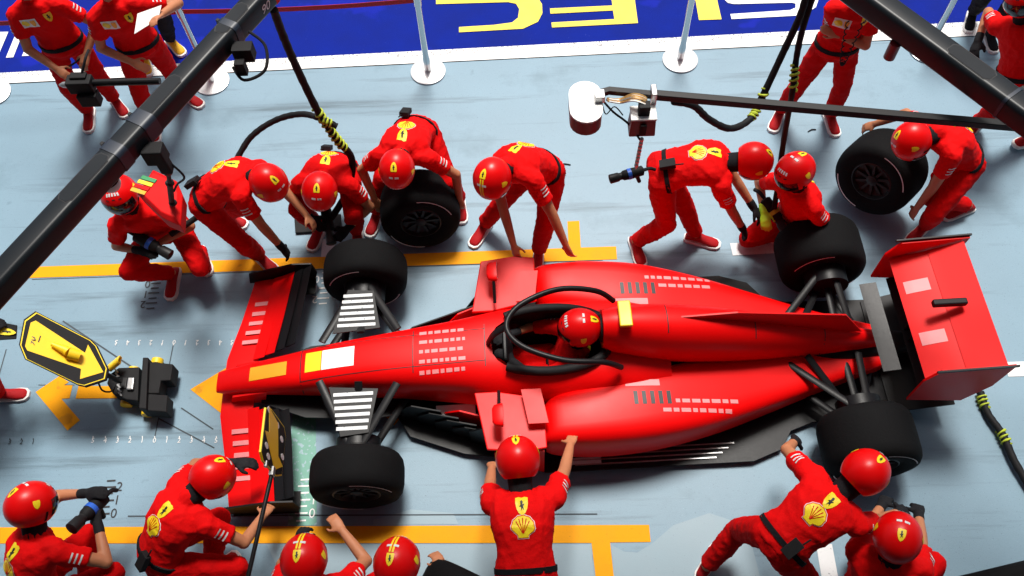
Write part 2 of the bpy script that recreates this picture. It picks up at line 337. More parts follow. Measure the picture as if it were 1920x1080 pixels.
# ------------------------------------------------------------------ the car
FA = (W(679, 522, .33)+W(663, 884, .33))/2; RA = (W(1542, 482, .33)+W(1634, 822, .33))/2
cdir = (RA-FA); cyaw = math.atan2(cdir.y, cdir.x)
WB = 3.66
mid = (FA+RA)/2; c0 = mid - V((math.cos(cyaw), math.sin(cyaw), 0))*WB/2
car = empty('race_car', (c0.x, c0.y, 0), cyaw)     # local x to the rear, y to the far side
tag(car, 'red open-wheel racing car with black tyres stopping in the pit box', 'race car')
def ring(u, zb, zt, hw, ex=2.6, n=28, vc=0.0, shear=0):
    out = []
    for k in range(n):
        a = 2*math.pi*k/n; c, s = math.cos(a), math.sin(a)
        x = math.copysign(abs(c)**(2/ex), c)*hw; y = math.copysign(abs(s)**(2/ex), s)
        out.append(V((u, vc+x, (zb+zt)/2 + y*(zt-zb)/2)))
    return out
def freeze(o):
    dg = bpy.context.evaluated_depsgraph_get(); me = bpy.data.meshes.new_from_object(o.evaluated_get(dg))
    o.modifiers.clear(); o.data = me; return o
def interp(secs, n=5):
    out = []
    for i in range(len(secs)-1):
        p0, p1, p2, p3 = secs[max(i-1, 0)], secs[i], secs[i+1], secs[min(i+2, len(secs)-1)]
        for k in range(n):
            t = k/n; out.append([.5*(2*b+(c-a)*t+(2*a-5*b+4*c-d)*t*t+(3*b-a-3*c+d)*t**3) for a, b, c, d in zip(p0, p1, p2, p3)])
    return out+[list(secs[-1])]
# survival cell and nose
b = MB(); b.loft([ring(*q) for q in interp([(-1.13, .20, .255, .085, 2.6), (-1.0, .17, .31, .105, 2.6), (-.6, .17, .42, .145, 2.8), (-.2, .16, .52, .185, 3), (.2, .14, .585, .225, 3), (.7, .10, .63, .29, 3), (1.1, .08, .655, .36, 3), (1.5, .07, .665, .40, 3), (1.9, .07, .66, .40, 3), (2.3, .08, .58, .36, 3)])])
tub = b.build('monocoque', [M_CRED, M_MBLACK], car, 50)
b = MB(); b.loft([[V((u, y*w, z)) for u, y in outline] for z, w, outline in [(z, w, [(1.42+.42*math.cos(a), (.235 if math.cos(a) > -.2 else .235)*math.copysign(abs(math.sin(a))**.7, math.sin(a))) for a in [2*math.pi*k/28 for k in range(28)]]) for z, w in ((.18, .75), (.4, 1.), (.9, 1.05))]])
cut = b.build('cutter', M_MBLACK, car, 0)
bo = tub.modifiers.new('b', 'BOOLEAN'); bo.object = cut; bo.solver = 'EXACT'; bo.material_mode = 'TRANSFER'
freeze(tub); bpy.data.objects.remove(cut)
tub.data.shade_smooth(); tub.data.set_sharp_from_angle(angle=R(45))
b = MB(); b.tube([(1.42+.44*math.cos(a), .255*math.copysign(abs(math.sin(a))**.7, math.sin(a)), .672) for a in [R(-135+270*k/24) for k in range(25)]], .035, 10); b.build('headrest', M_MBLACK, car)
# halo
hp = [(.98, 0, .66), (1.03, 0, .80), (1.12, 0, .90)]
b = MB(); b.tube(smoothpath(hp, 5), .028, 10, flat=.6); b.build('halo_pillar', M_CARB, car)
b = MB(); b.tube(smoothpath([(1.92, -.27, .70), (1.78, -.285, .84), (1.5, -.28, .90), (1.22, -.16, .91), (1.12, 0, .905), (1.22, .16, .91), (1.5, .28, .90), (1.78, .285, .84), (1.92, .27, .70)], 6), .021, 10); b.build('halo_hoop', M_CARB, car)
# steering wheel
b = MB(); b.box((1.12, 0, .56), (.04, .26, .13), Matrix.Rotation(R(-25), 3, 'Y')); sw = b.build('steering_wheel', M_CARB, car, 0, bevel=.02)
# engine cover and airbox
b = MB(); b.loft([ring(*q) for q in interp([(1.80, .62, .95, .125, 2.2), (1.95, .52, .965, .155, 2.2), (2.3, .40, .92, .185, 2.2), (2.8, .30, .80, .17, 2.2), (3.3, .26, .64, .12, 2.2), (3.75, .27, .50, .075, 2.2), (4.0, .28, .42, .05, 2.2)])]); ec = b.build('engine_cover', M_CRED, car, 50)
b = MB(); b.lathe([(.105, 0), (.10, .012), (.02, .004)], frame((1.797, 0, .80), (0, 1, 0), (-1, 0, 0)), 24); b.build('air_intake', M_MBLACK, ec, 40)
b = MB(); b.prism([(2.2, .90), (2.75, .93), (3.55, .80), (3.75, .52), (3.2, .6), (2.6, .78)], -.006, .006, lambda q: V((q.x, q.z, q.y))); b.build('shark_fin', M_CRED, ec, 0)
b = MB(); b.box((1.95, 0, 1.0), (.09, .20, .03)); b.box((1.95, 0, .975), (.05, .03, .05)); b.build('camera_pod', M_YPL, ec, 0, bevel=.008)
# sidepods
for s in (1, -1):
    b = MB(); b.loft([ring(u, zb, zt-.02, hw, 3.8, 36, s*vc) for u, zb, zt, hw, vc in interp([(1.36, .24, .54, .15, .58), (1.45, .16, .59, .19, .555), (1.75, .10, .60, .24, .52), (2.15, .09, .575, .27, .46), (2.6, .09, .50, .27, .36), (3.05, .10, .42, .22, .26), (3.5, .12, .35, .16, .16), (3.95, .14, .31, .10, .08)])]); sd_ = b.build('sidepod', M_CRED, car, 50)
    b = MB(); b.loft([ring(1.357, .29, .505, .115, 3.2, 24, s*.58), ring(1.352, .295, .50, .11, 3.2, 24, s*.58)]); b.build('radiator_inlet', M_MBLACK, sd_, 40)
    # white sponsor panel on the pod flank
    # bargeboards
    for k, (u0, u1, v0, v1, z1) in enumerate(((.62, 1.02, .36, .50, .40), (.80, 1.22, .52, .68, .46), (.98, 1.34, .70, .79, .52))):
        b = MB(); T = lambda q: V((q.x, s*(v0+(v1-v0)*(q.x-u0)/(u1-u0))+q.z, q.y)); b.prism([(u0, .07), (u1, .06), (u1, z1), (u0+.12, z1-.02), (u0, .25)], -.006, .006, T); b.build('bargeboard', M_CRED if k != 1 else M_CARB, car, 0)
    b = MB(); T = lambda q: V((q.x, s*q.y, q.z+.04*(q.y-.3))); b.prism([(.86, .33), (1.02, .33), (1.36, .40), (1.36, .78), (1.20, .80), (.94, .77)], .505, .53, T); b.build('sidepod_vane', M_CRED, car, 0, bevel=.008)
    b = MB(); b.prism([(1.2, .36), (1.34, .36), (1.38, .62), (1.24, .62)], .60, .612, lambda q: V((q.x, s*q.y, q.z))); b.build('cooling_fin', M_CRED, car, 0)
    # mirror
    b = MB(); b.loft([ring(1.02+d, .70-h, .70+h, w, 3, 20, s*.58) for d, h, w in ((-.03, .012, .05), (-.015, .022, .075), (.03, .028, .085), (.045, .028, .085))]); mr = b.build('mirror', M_CRED, car, 50)
    b = MB(); b.loft([ring(1.067, .677, .723, .075, 3, 20, s*.58), ring(1.069, .679, .721, .073, 3, 20, s*.58)]); b.build('mirror_glass', M_CHROME, mr, 40)
    b = MB(); b.tube([(1.04, s*.36, .60), (1.04, s*.50, .69)], .012, 8); b.build('mirror_stay', M_CARB, mr)
# floor
b = MB(); fl = [(.92, .30), (1.05, .52), (1.2, .74), (1.35, .80), (2.9, .80), (3.12, .72), (3.22, .58), (3.4, .52), (4.05, .50)]
b.prism(fl+[(u, -v) for u, v in fl[::-1]], .045, .062); fo = b.build('floor', M_CARB, car, 0)
for s in (1, -1):
    for k in range(4):
        b = MB(); b.box((2.1, s*(.655+.035*k), .069), (1.35-.1*k, .008, .012)); b.build('floor_fin', M_SILV, fo, 0)
    b = MB(); b.box((1.62, s*.73, .0655), (.30, .05, .006)); b.build('floor_sticker', M_WHITE, fo, 0)
    b = MB(); b.box((.70, s*.33, .20), (.30, .10, .012)); b.build('turning_vane', M_PLW if s < 0 else M_CARB, car, 0, bevel=.004)
b = MB(); b.prism([(4.0, -.48), (4.42, -.50), (4.42, .50), (4.0, .48)], .06, .075, lambda q: V((q.x, q.y, q.z+(q.x-4.0)*.35))); b.build('diffuser', M_CARB, car, 0)
b = MB(); b.loft([ring(*q) for q in ((3.2, .10, .34, .16, 3), (3.7, .12, .36, .14, 3), (4.2, .22, .36, .07, 3), (4.42, .26, .34, .05, 3))]); gb = b.build('gearbox', M_MBLACK, car, 50)
b = MB(); b.box((4.43, 0, .30), (.02, .06, .06)); b.build('rain_light', M_DRED, gb, 0)
b = MB(); cp = [(-.80, .16), (-.45, .30), (.05, .34), (.42, .30)]; b.prism(cp+[(u, -v) for u, v in cp[::-1]], .150, .162); b.build('nose_cape', M_CARB, car, 0)
b = MB(); cp = [(.18, .20), (.34, .46), (.75, .62), (1.0, .66)]; b.prism(cp+[(u, -v) for u, v in cp[::-1]], .046, .060); b.build('splitter', M_CARB, car, 0)
for s in (1, -1):
    for k in range(5):
        u0 = .28+.13*k; v0 = .30+.055*k; b = MB(); b.prism([(u0, .062), (u0+.34, .062), (u0+.32, .36-.02*k), (u0+.10, .34-.02*k), (u0, .20)], -.005, .005, lambda q: V((q.x, s*(v0+.28*(q.x-u0))+q.z, q.y))); b.build('bargeboard_vane', M_CARB, car, 0)
# wheels and suspension
for u, vv, w in ((0, .845, .305), (WB, .795, .405)):
    for s in (1, -1): add_wheel(car, (u, s*vv, .335), (0, s, 0), w)
def arm(name, p, q, r, mm, par=car, flat=.35):
    b = MB(); b.tube([p, q], r, 10, flat=flat, ref=(0, 0, 1)); return b.build(name, mm, par)
for s in (1, -1):
    for nm, p, q in (('upper_wishbone', (-.28, .16, .50), (-.02, .70, .47)), ('upper_wishbone', (.30, .22, .53), (.02, .70, .47)), ('lower_wishbone', (-.30, .16, .26), (-.02, .70, .20)),
                     ('lower_wishbone', (.34, .2, .24), (.02, .70, .20)), ('push_rod', (.02, .20, .55), (0, .66, .23)), ('track_rod', (-.14, .17, .36), (-.1, .70, .34))):
        o = arm(nm, (p[0], s*p[1], p[2]), (q[0], s*q[1], q[2]), .030, M_CARB)
    # lettered fairing between the upper arms
    b = MB(); b.prism([(-.20, .22), (.16, .25), (.10, .58), (-.10, .60)], .508, .518, lambda q: V((q.x, s*q.y, q.z-.03*(q.y-.2)))); fa = b.build('wishbone_fairing', M_CARB, car, 0)
    for k in range(6):
        y = .27+.052*k; b = MB(); b.prism([(-.165+.02*k/3, y), (.125-.02*k/3, y), (.125-.02*k/3, y+.026), (-.165+.02*k/3, y+.026)], .519, .5205, lambda q: V((q.x, s*q.y, q.z-.03*(q.y-.2)))); b.build('white_lettering_bar', M_FWHITE, fa, 0)
    b = MB(); b.lathe([(.16, -.09), (.165, .05), (.12, .06)], frame((0, s*.66, .335), (1, 0, 0), (0, s, 0)), 24); b.build('brake_duct', M_CARB, car)
    for p, q in (((3.2, .15, .36), (WB-.02, .62, .46)), ((3.75, .10, .36), (WB+.02, .62, .46)), ((3.15, .15, .18), (WB-.02, .62, .2)), ((3.9, .10, .18), (WB+.02, .62, .2)), ((3.35, .12, .40), (WB, .6, .24)), ((WB, .1, .30), (WB, .62, .335))):
        arm('rear_suspension_arm', (p[0], s*p[1], p[2]), (q[0], s*q[1], q[2]), .028, M_CARB)
    b = MB(); b.lathe([(.16, -.10), (.165, .05), (.12, .06)], frame((WB, s*.58, .335), (1, 0, 0), (0, s, 0)), 24); b.build('brake_duct', M_CARB, car)
# front wing
fw = MB()
def wing(b, rows, th=.018, mi=0):   # rows: (v, u0, u1, z0, z1)
    secs = []
    for v, u0, u1, z0, z1 in rows:
        um = u0+(u1-u0)*.3; zm = z0+(z1-z0)*.18
        secs.append([V((u0, v, z0)), V((um, v, zm-th*.8)), V((u1, v, z1-.002)), V((u1, v, z1+.004)), V((um, v, zm+th*.6))])
    b.loft(secs, mi)
def both(rows): return [(-r[0], *r[1:]) for r in rows[::-1]] + rows
wing(fw, both([(.0, -1.12, -.86, .13, .15), (.24, -1.12, -.86, .12, .15), (.6, -1.05, -.80, .085, .13), (.97, -.98, -.72, .085, .13)]))
fwo = fw.build('front_wing', M_CRED, car, 30)
for s in (1, -1):
    for k in range(4):
        b = MB(); du = .085*k; dz = .035*k
        wing(b, [(s*(.21+.02*k), -.90+du, -.80+du, .165+dz*.6, .20+dz*.8), (s*.55, -.86+du, -.75+du, .145+dz, .185+dz*1.25), (s*.96, -.80+du*.95, -.69+du*.95, .145+dz, .185+dz*1.3)], .010)
        b.build('wing_flap', M_CRED if k < 2 else M_CARB, fwo, 30)
    b = MB(); b.prism([(-1.03, .06), (-.48, .055), (-.44, .16), (-.46, .30), (-.62, .31), (-1.0, .20)], -.006, .006, lambda q: V((q.x, s*.985+q.z+s*.01*(q.x+.7), q.y))); b.build('endplate', M_CARB, fwo, 0)
    b = MB(); b.prism([(-1.0, .82), (-.47, .84), (-.47, 1.0), (-.95, 1.0)], .052, .060, lambda q: V((q.x, s*q.y, q.z))); b.build('footplate', M_CARB, fwo, 0)
    b = MB(); b.prism([(-1.05, .11), (-.78, .12), (-.72, .30), (-1.0, .24)], -.008, .008, lambda q: V((q.x, s*.13+q.z, q.y))); b.build('wing_pylon', M_CRED, fwo, 0)
    for k in range(5):
        b = MB(); v0 = .36+.09*k; b.prism([(-1.03+.17*(v0-.24)+.0, v0), (-.90+.17*(v0-.24), v0), (-.90+.17*(v0-.24), v0+.035), (-1.03+.17*(v0-.24), v0+.035)], .0, .0015, lambda q: V((q.x, s*q.y, .150-.045*min(1, (q.y-.24)/.36)+.11*(q.x+1.05-.17*(q.y-.24))+.004+q.z))); b.build('wing_lettering', M_PINK, fwo, 0)
# rear wing
rw = MB(); wing(rw, [(v, 4.02, 4.30, .70, .80) for v in (-.50, 0, .50)], .03); rwo = rw.build('rear_wing', M_CRED, car, 30)
b = MB(); wing(b, [(v, 4.27, 4.50, .80, .90) for v in (-.50, 0, .50)], .018); b.build('wing_flap', M_CRED, rwo, 30)
for s in (1, -1):
    b = MB(); b.prism([(3.98, .42), (4.40, .35), (4.52, .60), (4.54, .93), (4.05, .90), (3.98, .75)], -.008, .008, lambda q: V((q.x, s*.515+q.z, q.y))); ep = b.build('endplate', M_CRED, rwo, 0)
    b = MB(); b.box((4.28, s*.527, .925), (.54, .012, .02), Matrix.Rotation(R(-3.5), 3, 'Y')); b.build('gurney_strip', M_CARB, ep, 0)
    b = MB(); b.box((4.2, s*.05, .52), (.16, .012, .40)); b.build('wing_pylon', M_CARB, rwo, 0)
b = MB(); b.box((4.25, 0, .90), (.24, .05, .05)); b.build('drs_actuator', M_CARB, rwo, 0, bevel=.01)
b = MB(); wing(b, [(v, 3.80, 3.92, .58, .60) for v in (-.36, 0, .36)], .01); b.build('t_wing', M_CARB, car, 30)
b = MB(); wing(b, [(v, 4.10, 4.22, .40, .42) for v in (-.5, 0, .5)], .012); b.build('beam_wing', M_CARB, rwo, 30)
def topz(obj, u, v):
    ok, loc, n, i = obj.ray_cast(V((u, v, 3)), V((0, 0, -1))); return loc.z if ok else None
def decal_on(obj, name, m, u0, u1, v0, v1, par=None, nu=8, nv=5, off=.003):
    b = MB(); vs = []; ok = True
    for i in range(nu+1):
        for j in range(nv+1):
            u = u0+(u1-u0)*i/nu; v = v0+(v1-v0)*j/nv; z = topz(obj, u, v); z = z if z is not None else .3; vs.append((u, v, z+off))
    b.add(vs, [(i*(nv+1)+j, i*(nv+1)+j+1, (i+1)*(nv+1)+j+1, (i+1)*(nv+1)+j) for i in range(nu) for j in range(nv)])
    return b.build(name, m, par or obj, 60)
bpy.context.view_layer.update()
decal_on(tub, 'white_panel', M_WHITE, -.27, -.02, -.07, .09)
decal_on(tub, 'yellow_panel', M_CREST, -.40, -.275, -.07, .09)
decal_on(tub, 'orange_panel', M_OPL, -.85, -.55, -.06, .05)
for k in range(5):
    x = .47
    while x < .80:
        w_ = random.uniform(.025, .06); decal_on(tub, 'nose_lettering', M_PINK, x, min(x+w_, .81), -.19+.078*k, -.163+.078*k, nu=3, nv=2); x += w_+.014
for s in (1, -1):
    pod = [o for o in car.children if o.name.startswith('sidepod') and 'vane' not in o.name][0 if s > 0 else 1]
    for k in range(2):
        x = 2.2+.1*k
        while x < 2.72:
            w_ = random.uniform(.03, .07); decal_on(pod, 'pod_lettering', M_PINK, x, x+w_, s*(.56-.07*k), s*(.532-.07*k), nu=3, nv=2); x += w_+.016
    decal_on(pod, 'pod_panel', M_PINK, 1.95, 2.2, s*.31, s*.36, nv=2)
for u in (-.44, .42, .95): decal_on(tub, 'panel_seam', M_INK, u, u+.007, -.17, .17, nu=1, nv=14, off=.002)
for u in (2.25, 2.9, 3.45): decal_on(ec, 'panel_seam', M_INK, u, u+.007, -.11, .11, nu=1, nv=12, off=.002)
for s in (1, -1):
    decal_on(tub, 'panel_seam', M_INK, -.44, .95, s*.125, s*.130, nu=24, nv=1, off=.002)
    for k in range(5): decal_on([o for o in car.children if o.name.startswith('sidepod') and 'vane' not in o.name][0 if s > 0 else 1], 'cooling_louvre', M_INK, 2.0+.06*k, 2.03+.06*k, s*.40, s*.50, nu=2, nv=5, off=.002)
for s in (.18, -.24): decal_on(rwo, 'wing_panel', M_PINK, 4.06, 4.22, s, s+.10)
# ------------------------------------------------------------------ people
def ik(a, t, l1, l2, pole):
    d = t-a; D = d.length; mx = (l1+l2)*.998
    if D > mx:
        k = min(D/mx, 1.10); l1 *= k; l2 *= k
        if D > (l1+l2): t = a + d*((l1+l2)*.999/D)
        d = t-a; D = d.length
    D = max(D, abs(l1-l2)+.02); u = d.normalized()
    x = (l1*l1-l2*l2+D*D)/(2*D); h = math.sqrt(max(0, l1*l1-x*x))
    p = V(pole); p = p-u*p.dot(u); p = p.normalized() if p.length > 1e-4 else u.orthogonal().normalized()
    return a+u*x+p*h, t
def ell(c, ax, ay, rx, ry, n=20):
    return [c + ax*(rx*math.cos(2*math.pi*k/n)) + ay*(ry*math.sin(2*math.pi*k/n)) for k in range(n)]
RAW = []      # (object, kind) to be frozen in one go
def raw(name, b, m, parent, voxel, smooth):
    o = b.build(name, m, parent, 0, fix=True)
    r = o.modifiers.new('r', 'REMESH'); r.mode = 'VOXEL'; r.voxel_size = voxel; r.use_smooth_shade = True
    s = o.modifiers.new('s', 'SMOOTH'); s.iterations = smooth; s.factor = .5
    RAW.append(o); return o
PEOPLE = []
def person(label, pelvis, yaw, feet, hands, neck=None, head=None, helmet=True, lean=(0, 0), knee=(None, None), elbow=(None, None), gloves=None, toes=None,
           shirt=None, trouser=None, shoe=None, near=True, group=None, look=None, radio=False, sleeve=.62, finger=.6, foot_z=(.09, .09), scale=1.0):
    root = empty('person')
    K = scale
    pel = W(*pelvis)
    if neck is None: nk = pel + V((lean[0], lean[1], 1)).normalized()*.50*K
    else: nk = onray(pel, *neck[:2], .50*K, near) if len(neck) == 2 else W(*neck)
    y = R(yaw); fwd0 = V((math.cos(y), math.sin(y), 0)); rt0 = V((math.sin(y), -math.cos(y), 0))
    t = (nk-pel).normalized()
    rt = (rt0 - t*rt0.dot(t)).normalized(); fr = t.cross(rt)
    hd = nk + (t*.6+V((0, 0, .25))+fr*.15).normalized()*.21 if head is None else onray(nk, *head, .190 if helmet else .215, near)
    hips = [pel - rt*.095*K, pel + rt*.095*K]                    # left, right
    hnd = [W(*h) if h is not None else None for h in hands]
    sh = [nk - t*.065 + rt*(sg*.185*K) + fr*.02 for sg in (-1, 1)]
    for i in (0, 1):                                         # reaching shoulders move a little
        if hnd[i] is None: hnd[i] = sh[i] - V((0, 0, .5)) + fr*.1 + rt*(.06*(-1, 1)[i])
        dd = hnd[i]-sh[i]; sh[i] = sh[i] + dd.normalized()*.035
    ank = [W(f[0], f[1], z) for f, z in zip(feet, foot_z)]
    J = {}
    for i, sg in ((0, -1), (1, 1)):
        kp = V(knee[i]) if knee[i] else fwd0*1.0 + rt0*sg*.35 + V((0, 0, .35))
        J['k', i], ank[i] = ik(hips[i], ank[i], .445*K, .43*K, kp)
        ep = V(elbow[i]) if elbow[i] else rt*sg*.8 - fr*.3 + V((0, 0, -.25)) - t*.2
        J['e', i], hnd[i] = ik(sh[i], hnd[i], .30*K, .265*K, ep)
    # spine rings, gently curved backwards
    back = -fr
    bow = .05 if (t.z < .8) else .015
    def spine(s): return pel.lerp(nk, s) + back*(bow*math.sin(math.pi*max(0, min(1, s))))
    def torso(b, g, s0=-.16, s1=1.0, neckr=True):
        rows = [(-.16, .125, .095), (-.04, .165, .125), (.10, .165, .12), (.34, .145, .105), (.60, .168, .120), (.82, .182, .115), (.93, .150, .095), (1.0, .085, .075)]
        rr = [r for r in rows if s0-1e-6 <= r[0] <= s1+1e-6]
        b.loft([ell(spine(s)+fr*.005, rt, fr, (a+g)*K, (c+g)*K) for s, a, c in rr])
    # ---- body: one continuous skin
    b = MB(); torso(b, -.02)
    b.caps(nk-t*.03, hd-(hd-nk).normalized()*.05, .058, .052)
    hu = (hd-nk).normalized()
    hf = fr if look is None else V(look)
    hf = (hf-hu*hf.dot(hu)); hf = hf.normalized() if hf.length > .05 else fr
    hr = hf.cross(hu)
    HT = lambda x, yy, z: hd + hr*x + hf*yy + hu*z
    b.loft([ell(HT(0, yo, z), hr, hf, rx, ry, 16) for z, rx, ry, yo in ((-.115, .035, .04, .035), (-.09, .055, .07, .02), (-.04, .07, .09, .008), (.02, .076, .098, 0), (.07, .070, .09, -.005), (.105, .045, .06, -.01), (.118, .015, .02, -.01))])
    b.caps(HT(0, .095, -.005), HT(0, .112, -.035), .010, .016, 8)         # nose
    for sg in (-1, 1):
        b.caps(HT(sg*.076, -.005, .01), HT(sg*.078, -.005, -.03), .018, .012, 8)   # ear
        b.caps(HT(sg*.018, .088, .022), HT(sg*.045, .083, .022), .011, .011, 8)    # brow
    b.caps(HT(-.02, .088, -.068), HT(.02, .088, -.068), .009, .009, 8)    # lips
    for i, sg in ((0, -1), (1, 1)):
        b.caps(sh[i], J['e', i], .052*K, .042*K); b.caps(J['e', i], hnd[i], .044*K, .029*K)
        b.caps(hips[i], J['k', i], .085*K, .055*K); b.caps(J['k', i], ank[i], .055*K, .038*K)
    gl = [MB(), MB()]
    for i, sg in ((0, -1), (1, 1)):
        fa = (hnd[i]-J['e', i]).normalized()
        side = rt*(-sg); side = (side-fa*side.dot(fa)); side = side.normalized() if side.length > .1 else fa.orthogonal().normalized()
        pn = fa.cross(side)
        if pn.dot(V((0, 0, -1))) < 0: pn = -pn                      # palms look down
        wr = hnd[i]
        for tgt, g in ((b, 0), (gl[i], .004)):
            tgt.loft([ell(wr+fa*d, side, pn, w+g, h+g, 12) for d, w, h in ((-.015, .026, .021), (.02, .034, .019), (.06, .042, .017), (.09, .042, .015), (.10, .036, .012))])
            for k in range(4):
                o = wr + fa*.092 + side*(.030-.020*k); L = (.066, .078, .072, .055)[k]*.55; r = .0088+g
                d1 = (fa*1 + pn*finger*.6 + side*(.12-.08*k)).normalized(); d2 = (fa*.7 + pn*finger*1.5).normalized()
                tgt.caps(o, o+d1*L, r, r*.95, 8); tgt.caps(o+d1*L, o+d1*L+d2*L*.9, r*.95, r*.85, 8)
            o = wr + fa*.03 + side*.034; d1 = (side*.75+fa*.75+pn*.35).normalized(); d2 = (fa+pn*.5+side*.15).normalized()
            tgt.caps(o, o+d1*.045, .0115+g, .0105+g, 8); tgt.caps(o+d1*.045, o+d1*.045+d2*.032, .0105+g, .009+g, 8)
        gl[i].caps(wr-fa*.05, wr+fa*.01, .036, .034)
    raw('body', b, M_SKIN, root, .0095, 2)
    # ---- clothes
    b = MB(); torso(b, .022, s0=-.04)
    for i in (0, 1):
        e = sh[i].lerp(J['e', i], sleeve)
        b.caps(sh[i]-(sh[i]-nk)*.35, sh[i], .075*K, .078*K); d = (e-sh[i])
        b.tube([sh[i], sh[i]+d*.3, sh[i]+d*.7, e], [.077*K, .074*K, .068*K, .070*K], 14)
    b.caps(nk-t*.02, nk+t*.025, .075, .068)
    if helmet:
        cb = MB(); cb.caps(nk-t*.01, hd-(hd-nk).normalized()*.06, .072, .078); cb.build('balaclava', M_BCLOTH, root, 60)
    shirt_o = raw('shirt', b, shirt or M_CLOTH, root, .013, 4)
    b = MB(); b.loft([ell(spine(s)+fr*.005, rt, fr, a*K, c*K) for s, a, c in ((-.17, .12, .10), (-.04, .178, .138), (.06, .180, .138), (.13, .172, .130))])
    for i in (0, 1):
        kd = (J['k', i]-hips[i]); ad = (ank[i]-J['k', i]); up = ank[i]-ad.normalized()*.02
        b.caps(hips[i], J['k', i], .108*K, .080*K); b.tube([J['k', i], J['k', i]+ad*.35, J['k', i]+ad*.75, up], [.079*K, .080*K, .068*K, .066*K], 14); b.caps(J['k', i]-ad.normalized()*.005, J['k', i]+ad.normalized()*.01, .079*K, .079*K)
    raw('trousers', b, trouser or M_CLOTH2, root, .013, 4)
    b = MB(); b.loft([ell(spine(s)+fr*.005, rt, fr, .192*K, .150*K, 28) for s in (.075, .145)]); b.build('belt', M_BCLOTH, root, 40)
    if radio:
        c = spine(.16)+back*.165+rt*.07; q = Matrix((rt, back, t)).transposed()
        b = MB(); b.box(c, (.075, .04, .12), q); b.tube([c+t*.06+rt*.02, c+t*.12+rt*.025], .006, 6); b.build('radio_pack', M_MBLACK, root, 0, bevel=.006)
    # ---- shoes
    for i in (0, 1):
        ty = y + (R(toes[i]) if toes else (R(12), R(-12))[i]); td = V((math.cos(ty), math.sin(ty), 0)); tl = V((-math.sin(ty), math.cos(ty), 0)); zz = V((0, 0, 1)); a = ank[i]; g0 = a - zz*.09
        rows = [(-.085, .026, .05, .025), (-.065, .036, .075, .02), (-.02, .040, .105, .02), (.03, .040, .11, .02), (.08, .043, .075, .018), (.14, .048, .058, .018), (.185, .042, .045, .018), (.205, .022, .03, .02)]
        b = MB(); b.loft([[g0+td*d+tl*(w*math.cos(q))+zz*((h+lo)/2+(h-lo)/2*math.sin(q)) for q in [2*math.pi*k/14 for k in range(14)]] for d, w, h, lo in rows])
        s_ = b.build('shoe', shoe or M_SHOE, root, 60)
        b = MB(); out = [(-.09, .028), (-.06, .041), (0, .042), (.06, .044), (.14, .052), (.19, .045), (.215, .02)]
        b.prism([(d*1.04, w*1.08+.002) for d, w in out]+[(d*1.04, -w*1.08-.002) for d, w in out[::-1]], .0, .028, lambda q: g0+td*q.x+tl*q.y+zz*q.z); b.build('sole', M_SOLE, s_, 0)
    if gloves:
        for i in (0, 1):
            if gloves[i]: raw('glove', gl[i], gloves[i], root, .0085, 1)
    P = dict(root=root, spine=spine, back=back, rt=rt, t=t, fr=fr, shirt=shirt_o, hd=hd, hu=hu, hf=hf, hr=hr, sh=sh, J=J, hnd=hnd, K=K, helmet=helmet, nk=nk, logos=True)
    # ---- helmet
    if helmet:
        rx, ry, rz = .138, .160, .150; c = HT(0, -.005, .015)
        EP = lambda d, k=1.0: c + hr*(d.x*rx*k) + hf*(d.y*ry*k) + hu*(d.z*rz*k)
        P['EP'] = EP
        b = MB(); rings = []
        for k in range(0, 15):
            la = R(88 - k*9.6); s_ = math.sin(la); cl = math.cos(la)
            if s_ < -.74: break
            rings.append([EP(V((cl*math.cos(a), cl*math.sin(a), s_))) for a in [2*math.pi*j/32 for j in range(32)]])
        rings.append([c+(p-c)*.90 for p in rings[-1]])
        b.loft(rings); hel = b.build('helmet', M_HELM if helmet is True else helmet, root, 60)
        b = MB(); vs = []; nj, nk2 = 14, 5
        for k in range(nk2+1):
            for j in range(nj+1):
                az = R(90 + (j/nj-.5)*120); la = R(16 - 44*k/nk2); vs.append(EP(V((math.cos(la)*math.cos(az), math.cos(la)*math.sin(az), math.sin(la))), 1.012))
        b.add(vs, [(k*(nj+1)+j, k*(nj+1)+j+1, (k+1)*(nj+1)+j+1, (k+1)*(nj+1)+j) for k in range(nk2) for j in range(nj)]); b.build('visor', M_VISOR, hel, 60)
        P['hel'] = hel
    else:
        b = MB(); b.loft([ell(HT(0, yo, z), hr, hf, rx, ry, 18) for z, rx, ry, yo in ((-.05, .074, .05, -.052), (.0, .082, .078, -.03), (.05, .081, .098, -.012), (.09, .068, .085, -.012), (.118, .04, .05, -.012), (.128, .012, .015, -.012))]); b.build('hair', M_HAIR, root, 60)
    tag(root, label, 'person', group)
    PEOPLE.append(P); return P
BK = (M_GLOVE, M_GLOVE)
crew = 'pit crew around the car'
A_ = person('man in red standing at far left, a cable between his hands', (120, 82, .95), -78, [(213, 184), (163, 206)], [(163, 100, .98), (104, 128, .95)], lean=(-.06, .0), helmet=False, toes=(25, -5))
B_ = person('man in red team clothes holding a sheet of white paper beside the left boom', (262, 84, .95), -75, [(345, 172), (286, 226)], [(302, 28, 1.36), (246, 116, .97)], lean=(-.05, -.02), helmet=False, toes=(40, -5))
C_ = person('person in black clothes and yellow shoes behind the man with the paper', (262, -22, .95), -60, [(318, 72), (268, 104)], [None, None], helmet=False, shirt=M_BCLOTH, trouser=M_BCLOTH, shoe=M_YSHOE)
D_ = person('man in red standing with crossed arms and a coiled headset cable, right of centre', (1567, 88, .95), -92, [(1558, 212), (1464, 206)], [(1572, 66, 1.17), (1636, 46, 1.2)], lean=(.02, 0), helmet=False, elbow=((1, -.2, -.8), (-1, -.2, -.8)), toes=(10, -25))
